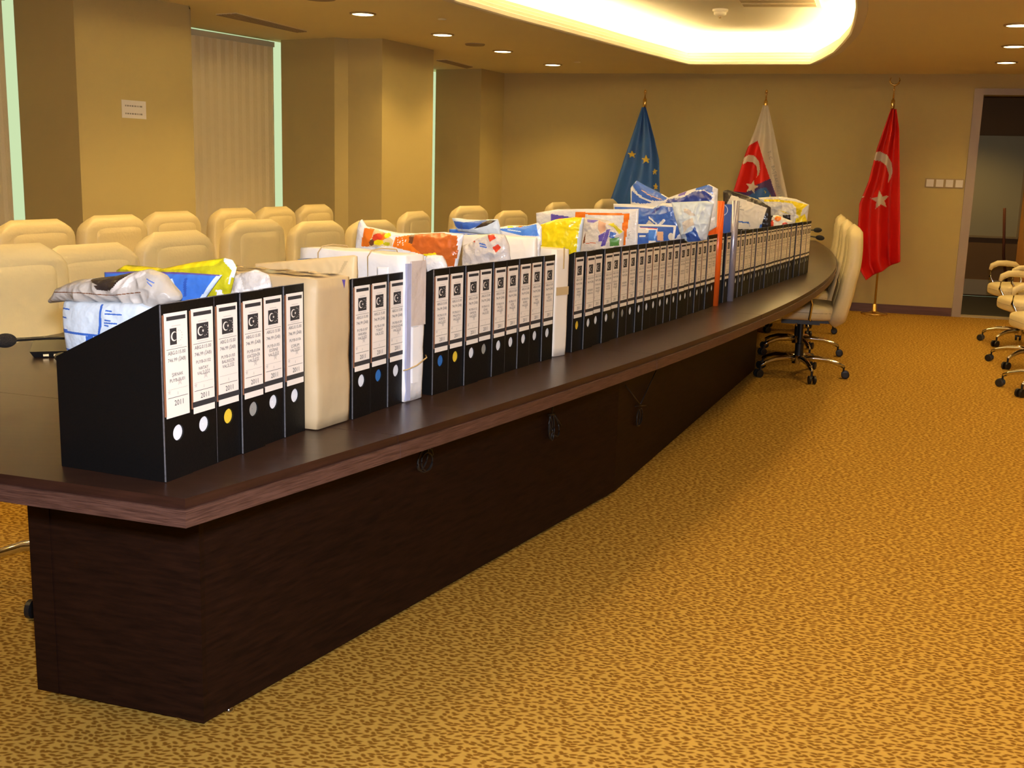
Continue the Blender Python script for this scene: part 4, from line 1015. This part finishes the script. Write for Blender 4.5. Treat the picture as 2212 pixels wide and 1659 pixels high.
# ------------------------------------------------------------------ microphones and small things on the table
def mic(name, base, head, label, bendz=.12):
    b = Vector(base); h = Vector(head); o = empty(name, b); tag(o, label, 'microphone', 'gooseneck microphones on the table')
    mb = MB(); mb.rbox(-.05, .05, -.06, .06, 0, .028, .02); mb.rbox(-.035, .035, -.045, .045, .028, .036, .015); smooth_auto(mb.build('mic_base', 'plastic', o))
    q = h-b; pts = []
    for k in range(13):
        t = k/12; p = Vector((0, .0, .034)).lerp(q, t); p.z += math.sin(t*PI)*bendz*(1-t*.3); pts.append(p)
    mb = MB(); mb.tube(pts, .0045, 8); mb.build('gooseneck', 'plastic', o, True)
    dd = (pts[-1]-pts[-2]).normalized(); T = dd.to_track_quat('Z', 'Y').to_matrix()
    mb = MB(); mb.ball(pts[-1]+dd*.014, .017, .017, .030, T=T); mb.build('foam_head', 'foam', o, True)
# mic lying low at left: head at left, stem rising to the right behind the near file
hd = at_y(22, 735, 2.55); bs = at_y(230, 690, 2.85); bs.z = .7505
mic('gooseneck_microphone', (bs.x+.05, bs.y+.1, .7505), hd, 'gooseneck microphone with foam head at the left edge, before the cream chairs', .03)
P = at(112, 768, .75)
o = empty('microphone_base'); o.location = (P.x+.02, P.y+.03, .7505); o.rotation_euler = (0, 0, .35); tag(o, 'low black wedge-shaped table unit with a shiny top, left of the nearest file', 'conference unit')
mb = MB(); mb.add([(-.075, -.05, 0), (.075, -.05, 0), (.075, .07, 0), (-.075, .07, 0), (-.085, -.06, .018), (.085, -.06, .018), (.08, .07, .040), (-.08, .07, .040)], [(3, 2, 1, 0), (4, 5, 6, 7), (0, 1, 5, 4), (1, 2, 6, 5), (2, 3, 7, 6), (3, 0, 4, 7)]); mb.build('housing', 'plastic', o)
mb = MB(); 
for k in range(4): mb.box(-.05+.028*k, -.035+.028*k, -.0602, -.056, .004, .010)
mb.build('buttons', 'trim', o)
P = at(130, 783, .75); mb = MB(); mb.ball((0, 0, .014), .024, .036, .0145); o = mb.build('computer_mouse', 'plastic', None, True); o.location = (P.x+.012, P.y, .7502); o.rotation_euler = (0, 0, .8); tag(o, 'small rounded black mouse beside the back corner of the nearest file', 'mouse')
for hx_, hy_, lb in ((1762, 497, 'black foam microphone head showing past the far end of the files, upper one'), (1767, 513, 'black foam microphone head showing past the far end of the files, lower one')):
    h = at_y(hx_, hy_, 7.6 if hy_ < 505 else 7.3); mic('gooseneck_microphone', (h.x-.20, h.y+.14, .7505), h, lb, .08)

# ------------------------------------------------------------------ chairs
def superring(cx, cy, z, a, b, e, n=28):
    def pw(x): return math.copysign(abs(x)**e, x)
    return [Vector((cx+a*pw(math.cos(2*PI*k/n)), cy+b*pw(math.sin(2*PI*k/n)), z)) for k in range(n)]
def make_chair():
    """origin on the floor under the column; the sitter faces -Y, the back stands at +Y"""
    r = empty('office_chair')
    def cy_(z): # S-curve of the back
        t = (z-.36)/(1.03-.36); return .235 + .045*math.sin(t*PI*1.15-.5) + .10*max(0, t-.45)
    N = 30; mb = MB(); rings = []
    for k in range(N+1):
        t = k/N; z = .36+.67*t
        e_ = min(1, (1-abs(2*t-1)**9))**.5 if True else 1
        endf = max(.02, min(1, math.sin(min(1, min(t, 1-t)/.07)*PI/2)))
        a = (.232+.022*math.sin(t*PI))*(.62+.38*min(1, math.sin(min(1, min(t, 1-t)/.13)*PI/2)))
        b = (.058-.012*t)*endf + .0015
        zz = z
        rings.append(superring(0, cy_(z), zz, a, b, .42))
    mb.loft(rings); back = smooth_auto(mb.build('backrest', 'leather', r), 60)
    mb = MB(); rings = []
    for k in range(21):
        t = k/20; z = .47+.52*t; endf = max(.05, math.sin(min(1, min(t, 1-t)/.12)*PI/2))
        rings.append(superring(0, cy_(z)-.040+.008*t, z, .175*(.85+.15*endf), .026*endf+.001, .5))
    mb.loft(rings); cu = smooth_auto(mb.build('back_cushion', 'leather', r), 60)
    mb = MB(); z_ = .66
    mb.tube([(x, cy_(z_)-.067+abs(x)*.05, z_) for x in [-.165+.033*i for i in range(11)]], .0022, 6)
    mb.build('seam', 'seam', cu)
    mb = MB(); mb.ball((0, -.015, .455), .245, .245, .058, n=18, e=.45); seat = smooth_auto(mb.build('seat', 'leather', r), 60)
    mb = MB(); pts = [(.243*math.copysign(abs(math.cos(a))**.45, math.cos(a)), -.015+.243*math.copysign(abs(math.sin(a))**.45, math.sin(a)), .458) for a in [2*PI*k/40 for k in range(41)]]
    mb.tube(pts, .003, 5); mb.build('seam', 'seam', seat)
    mb = MB(); mb.box(-.11, .11, -.13, .12, .365, .402); mb.box(-.05, .05, .10, .20, .37, .395); smooth_auto(mb.build('tilt_mechanism', 'plastic', r))
    mb = MB(); mb.tube([(.10, -.02, .38), (.20, -.03, .375), (.235, -.03, .37)], .006); mb.build('lever', 'chrome', r, True)
    for s in (-1, 1):
        x = s*.265
        pts = [(s*.20, .06, .405), (x, .05, .42), (x+s*.012, .06, .52), (x+s*.012, .04, .605), (x, -.02, .640), (x, -.14, .645), (x, -.20, .615), (x, -.205, .54), (x, -.16, .47), (s*.22, -.12, .415)]
        mb = MB(); mb.tube(pts, .0095, 8); arm = mb.build('armrest', 'chrome', r, True)
        mb = MB(); mb.tube([(x, .035, .628), (x, -.01, .655), (x, -.08, .662), (x, -.15, .658), (x, -.195, .638), (x, -.208, .60)], [.012, .022, .024, .024, .021, .012], 10); mb.build('arm_pad', 'leather', arm, True)
    mb = MB(); mb.lathe([(.001, .09), (.028, .09), (.030, .22), (.018, .222), (.018, .37), (.001, .37)], n=18); smooth_auto(mb.build('gas_column', 'plastic', r))
    mb = MB(); mb.lathe([(.001, .085), (.045, .085), (.048, .125), (.036, .14), (.001, .14)], n=20); smooth_auto(mb.build('hub', 'chrome', r))
    for k in range(5):
        a = 2*PI*k/5 + PI/2; ca, sa = math.cos(a), math.sin(a)
        pts = [(ca*q, sa*q, z) for q, z in ((.03, .118), (.10, .124), (.19, .118), (.26, .098), (.30, .078))]
        mb = MB(); mb.tube(pts, [.022, .020, .017, .014, .012], 8); leg = mb.build('base_leg', 'chrome', r, True)
        mb = MB(); px_, py_ = ca*.30, sa*.30
        for s in (-1, 1):
            c = Vector((px_-sa*s*.016+ca*.012, py_+ca*s*.016+sa*.012, .027)); rr = []
            nax = Vector((-sa, ca, 0)); e1 = Vector((ca, sa, 0)); e2 = Vector((0, 0, 1))
            for w_, q in ((-.009, .018), (-.007, .027), (.007, .027), (.009, .018)):
                rr.append([c+nax*w_+e1*q*math.cos(2*PI*j/16)+e2*q*math.sin(2*PI*j/16) for j in range(16)])
            mb.loft(rr)
        mb.tube([(px_, py_, .08), (px_, py_, .045), (px_+ca*.012, py_+sa*.012, .035)], .008); mb.build('caster', 'plastic', leg, False)
    return r
chair0 = make_chair(); used = [False]
chair_tree = tree_of(chair0)
def place_chair(x, y, face, label, group, dz=0.0, sc=1.0):
    """face: heading (degrees, clockwise from +Y) the sitter looks at"""
    if not used[0]: c = chair0; used[0] = True
    else: c = copy_tree(chair0, None, chair_tree); c.name = 'office_chair'
    c.location = (x, y, .0005); a = math.radians(face); c.rotation_euler = (0, 0, PI - a); c.scale = (1, 1, sc)
    tag(c, label, 'chair', group); return c
# heading h: direction (sin h, cos h). local -Y -> that direction
def chair_at(px, py, Y, face, label, group, backoff=.26, sc=None):
    """the top of the back shows at the pixel, at depth Y; the column stands in front of the back"""
    p = at_y(px, py, Y); a = math.radians(face); f = Vector((math.sin(a), math.cos(a), 0))
    h = 1.03; s = p.z/h if sc is None else sc
    return place_chair(p.x+f.x*backoff, p.y+f.y*backoff, face, label, group, 0, s)
GN = 'cream chairs along the left side of the table'; GB = 'cream chairs in the row by the windows'; GR = 'cream chairs tucked in on the right side of the table'; GX = 'cream chairs by the right wall'
near = [(22, 530, 3.40, 114, 'cream leather chair cut by the left edge, nearest of the left table row'), (205, 528, 4.20, 116, 'cream chair behind the grey crumpled bag'), (392, 500, 4.9, 112, 'cream chair directly behind the yellow and blue bags'),
        (560, 475, 5.9, 114, 'cream chair behind the kraft parcel, fourth along the table'), (695, 478, 6.6, 118, 'cream chair behind the wrapped white parcel, fifth along the table'), (813, 476, 7.2, 120, 'cream chair behind the fruit-printed bag'),
        (905, 457, 8.1, 108, 'cream chair turned sideways beyond the fruit-printed bag'), (1022, 445, 9.0, 122, 'cream chair beyond the blue and white bag'), (1112, 455, 9.9, 122, 'cream chair left of the yellow bag, ninth along the table'),
        (1213, 437, 10.75, 116, 'cream chair at the far end of the table, above the yellow bag'), (1318, 430, 11.35, 118, 'cream chair farthest along, at the foot of the blue flag')]
for a in near: chair_at(*a, GN)
byw = [(85, 475, 5.3, 112, 'yellowish cream chair by the window, farthest left of the back row'), (255, 465, 5.95, 112, 'yellowish cream chair of the back row, below the notice pillar'), (380, 457, 6.55, 112, 'third yellowish cream chair of the back row, near the pillar edge'),
       (513, 450, 7.3, 110, 'fourth back-row chair, in front of the middle blind'), (603, 447, 7.95, 110, 'fifth back-row chair, at the right side of the middle blind'), (687, 442, 8.6, 112, 'sixth back-row chair, before the dark wall return')]
for a in byw: chair_at(*a, GB)
chair_at(1850, 480, 7.30, 285, 'cream chair at the right end of the table, nearest of the three in line', GR, .30, sc=1.0)
chair_at(1834, 470.5, 8.25, 285, 'cream chair at the right end of the table, middle of the three in line', GR, .30, sc=1.0)
chair_at(1820, 458, 9.5, 285, 'cream chair at the right end of the table, farthest of the three in line', GR, .30, sc=1.0)
for px, py, lb in ((2200, 745, 'farthest cream chair at the right edge, arms looping over its seat'), (2230, 792, 'middle cream chair at the right edge of the photo'), (2268, 850, 'nearest cream chair at the right edge, mostly cut off')):
    P = at(px, py, 0); place_chair(P.x, P.y, 275, lb, GX)

# ------------------------------------------------------------------ flags
def flag(px, top, tip, offw, left, right, base, zones, label, cloth='cloth', extra=None, pole_end=None):
    """cloth hangs from the pole in folds; outline given down its left and right edge"""
    Pw = corner + bn*offw
    pt = at_plane(px, tip, Pw, bdir); o = empty('flag', (pt.x, pt.y, 0)); tag(o, label, 'flag', 'flags on brass poles before the back wall')
    org = Vector((pt.x, pt.y, 0))
    zt = at_plane(px, top, Pw, bdir).z
    mb = MB(); mb.lathe([(.001, .02), (.011, .02), (.011, zt-.02), (.001, zt-.02)], n=12); mb.build('pole', 'brass', o, True)
    mb = MB(); mb.lathe([(.001, 0), (.13, 0), (.13, .012), (.06, .022), (.025, .035), (.022, .10), (.012, .11), (.001, .11)], n=28); mb.build('foot', 'brass', o, True)
    mb = MB(); mb.lathe([(.001, zt-.16), (.019, zt-.16), (.019, zt-.03), (.012, zt-.02), (.001, zt-.02)], n=14); mb.build('pole_sleeve', 'brass', o, True)
    fz = pt.z
    mb = MB(); mb.lathe([(.001, zt-.02), (.009, zt-.02), (.006, (zt+fz)/2-.01), (.012, (zt+fz)/2), (.006, (zt+fz)/2+.01), (.005, fz-.02), (.001, fz-.02)], n=10)
    if extra == 'crescent':
        n = 14
        pts = [(.045*math.cos(a), 0, .045*math.sin(a)) for a in [math.radians(-215+250*k/n) for k in range(n+1)]]
        mb.tube([bdir*p[0]+Vector((0, 0, p[2]+fz+.02)) for p in pts], [.003+.008*math.sin(PI*k/n) for k in range(n+1)], 6)
    else: mb.ball((0, 0, fz-.01), .014, .014, .022, n=8)
    mb.build('finial', 'brass', o, True)
    nu, nv = 90, 150; vs = []; fs = []; mi = []; ms = [base]
    for z_ in zones:
        if z_[1] not in ms: ms.append(z_[1])
    y0 = left[0][1]; px_ = []
    def xat(C, y):
        for a, b in zip(C, C[1:]):
            if y <= b[1] or b is C[-1]: return a[0]+(b[0]-a[0])*(y-a[1])/(b[1]-a[1]+1e-9)
    yl, yr = left[-1][1], right[-1][1]
    for side in (1, -1):
        for j in range(nv+1):
            for i in range(nu+1):
                u = i/nu; v_ = j/nv; ya = y0+(yl-y0)*v_; yb = y0+(yr-y0)*v_; y = ya+(yb-ya)*u
                xa = xat(left, ya); xb = xat(right, yb); x = xa+(xb-xa)*u
                p = at_plane(x, y, Pw, bdir)
                fold = (.012+.050*v_)*math.sin(u*PI*4.2+.7+.8*v_) + .03*v_*math.sin(u*PI*1.6+1) + .028
                q = p - org + bn*(fold+side*.0012 + .012)
                vs.append(q)
                if side == 1: px_.append((x, y))
    NN = (nu+1)*(nv+1)
    for s_ in (0, 1):
        for j in range(nv):
            for i in range(nu):
                q = [j*(nu+1)+i, j*(nu+1)+i+1, (j+1)*(nu+1)+i+1, (j+1)*(nu+1)+i]
                cx = sum(px_[k][0] for k in q)/4; cy = sum(px_[k][1] for k in q)/4; mk = base
                for z_ in zones:
                    if inpoly(cx, cy, z_[0]): mk = z_[1]
                q = [k+s_*NN for k in q]; fs.append(tuple(q) if s_ else tuple(q[::-1])); mi.append(ms.index(mk))
    bd = [i for i in range(nu+1)] + [j*(nu+1)+nu for j in range(1, nv+1)] + [nv*(nu+1)+i for i in range(nu-1, -1, -1)] + [j*(nu+1) for j in range(nv-1, 0, -1)]
    for a, b in zip(bd, bd[1:]+bd[:1]): fs.append((a, b, b+NN, a+NN)); mi.append(0)
    addmesh('cloth', vs, fs, ms, o, True, mi)
    return o, org, Pw
def star_px(cx, cy, r, rot=0): return [(x, 2*cy-y) for x, y in star_pts(cx, cy, r, rot, .42)]
OFF = .27
flag(1394, 208, 196, OFF, [(1388, 232), (1352, 340), (1335, 395), (1322, 432), (1280, 575)], [(1397, 232), (1416, 300), (1426, 345), (1428, 430), (1420, 590)], 'fl_blue',
     [(star_px(1367, 334, 9), 'fl_star'), (star_px(1397, 345, 10), 'fl_star'), (star_px(1415, 371, 8), 'fl_star'), (star_px(1418, 403, 8), 'fl_star'), (star_px(1415, 440, 8), 'fl_star')], 'blue flag with yellow stars on a brass pole, leftmost of three')
def cres_px(C1, r1x, r1y, C2, r2x, r2y):
    return C1, r1x, r1y, C2, r2x, r2y
z = [([(1637, 305), (1612, 325), (1600, 360), (1588, 410), (1560, 520), (1600, 570), (1670, 560), (1676, 424), (1664, 388)], 'fl_red'),
     (ell(1621, 372, 22, 37, 200, 400), 'fl_white')]
z = [([(1637, 304), (1618, 316), (1604, 345), (1586, 410), (1560, 540), (1680, 580), (1677, 424), (1664, 388), (1650, 345)], 'fl_red'),
     ([(1634, 400), (1664, 386), (1676, 424), (1684, 580), (1560, 540), (1586, 414), (1610, 416)], 'fl_purple'), ([(1640, 408), (1655, 404), (1668, 426), (1670, 520), (1600, 500), (1615, 424)], 'fl_blue'),
     ([(1608, 341), (1618, 335), (1630, 337), (1640, 348), (1643, 366), (1640, 378), (1635, 383), (1637, 372), (1634, 358), (1626, 350), (1616, 349), (1606, 356)], 'fl_white'),
     (star_px(1625, 404, 16, .25), 'fl_white'), ([(1652, 412), (1656, 414), (1654, 418)], 'fl_star'), ([(1662, 421), (1666, 423), (1663, 427)], 'fl_star')]
f2, org2, Pw2 = flag(1656, 212, 196, OFF, [(1649, 228), (1632, 280), (1612, 330), (1587, 410), (1555, 540)], [(1660, 228), (1675, 295), (1690, 370), (1702, 424), (1712, 560)], 'fl_white', z, 'white flag with a red and blue emblem, middle of the three flags')
# lettering down the white band
mb = MB(); word = 'T.C. BAŞBAKANLIK'
for k, ch in enumerate(word):
    if ch == ' ': continue
    t = k/(len(word)-1); x = 1660+24*t; y = 330+95*t
    p = at_plane(x, y, Pw2, bdir) - org2 + bn*.115
    v, f = text_geo(ch, .045); rot = Matrix.Rotation(math.radians(-72), 3, 'Z')
    mb.add([p + bdir*(rot @ q).x + Vector((0, 0, (rot @ q).y)) for q in v], f)
mb.build('lettering', 'grey', f2)
z = [([(1892, 330), (1902, 328), (1916, 335), (1926, 352), (1928, 372), (1924, 385), (1918, 396), (1920, 378), (1914, 358), (1902, 348), (1884, 346)], 'fl_white'), (star_px(1901, 432, 22, -.12), 'fl_white'), ([(1860, 422), (1868, 425), (1859, 427)], 'fl_white')]
flag(1933, 210, 178, .22, [(1924, 236), (1908, 280), (1894, 320), (1876, 390), (1856, 440), (1852, 500), (1856, 580), (1870, 603)], [(1936, 236), (1942, 280), (1943, 380), (1944, 500), (1944, 564)], 'fl_red', z, 'red flag with a white crescent and star, rightmost of three', extra='crescent')
bpy.context.view_layer.update()

for o_ in bpy.data.objects:        # the nearest chair has its star base swivelled
    if o_.parent == chair0 and o_.name.startswith('base_leg'): o_.rotation_euler = (0, 0, math.radians(36))
bpy.context.view_layer.update()
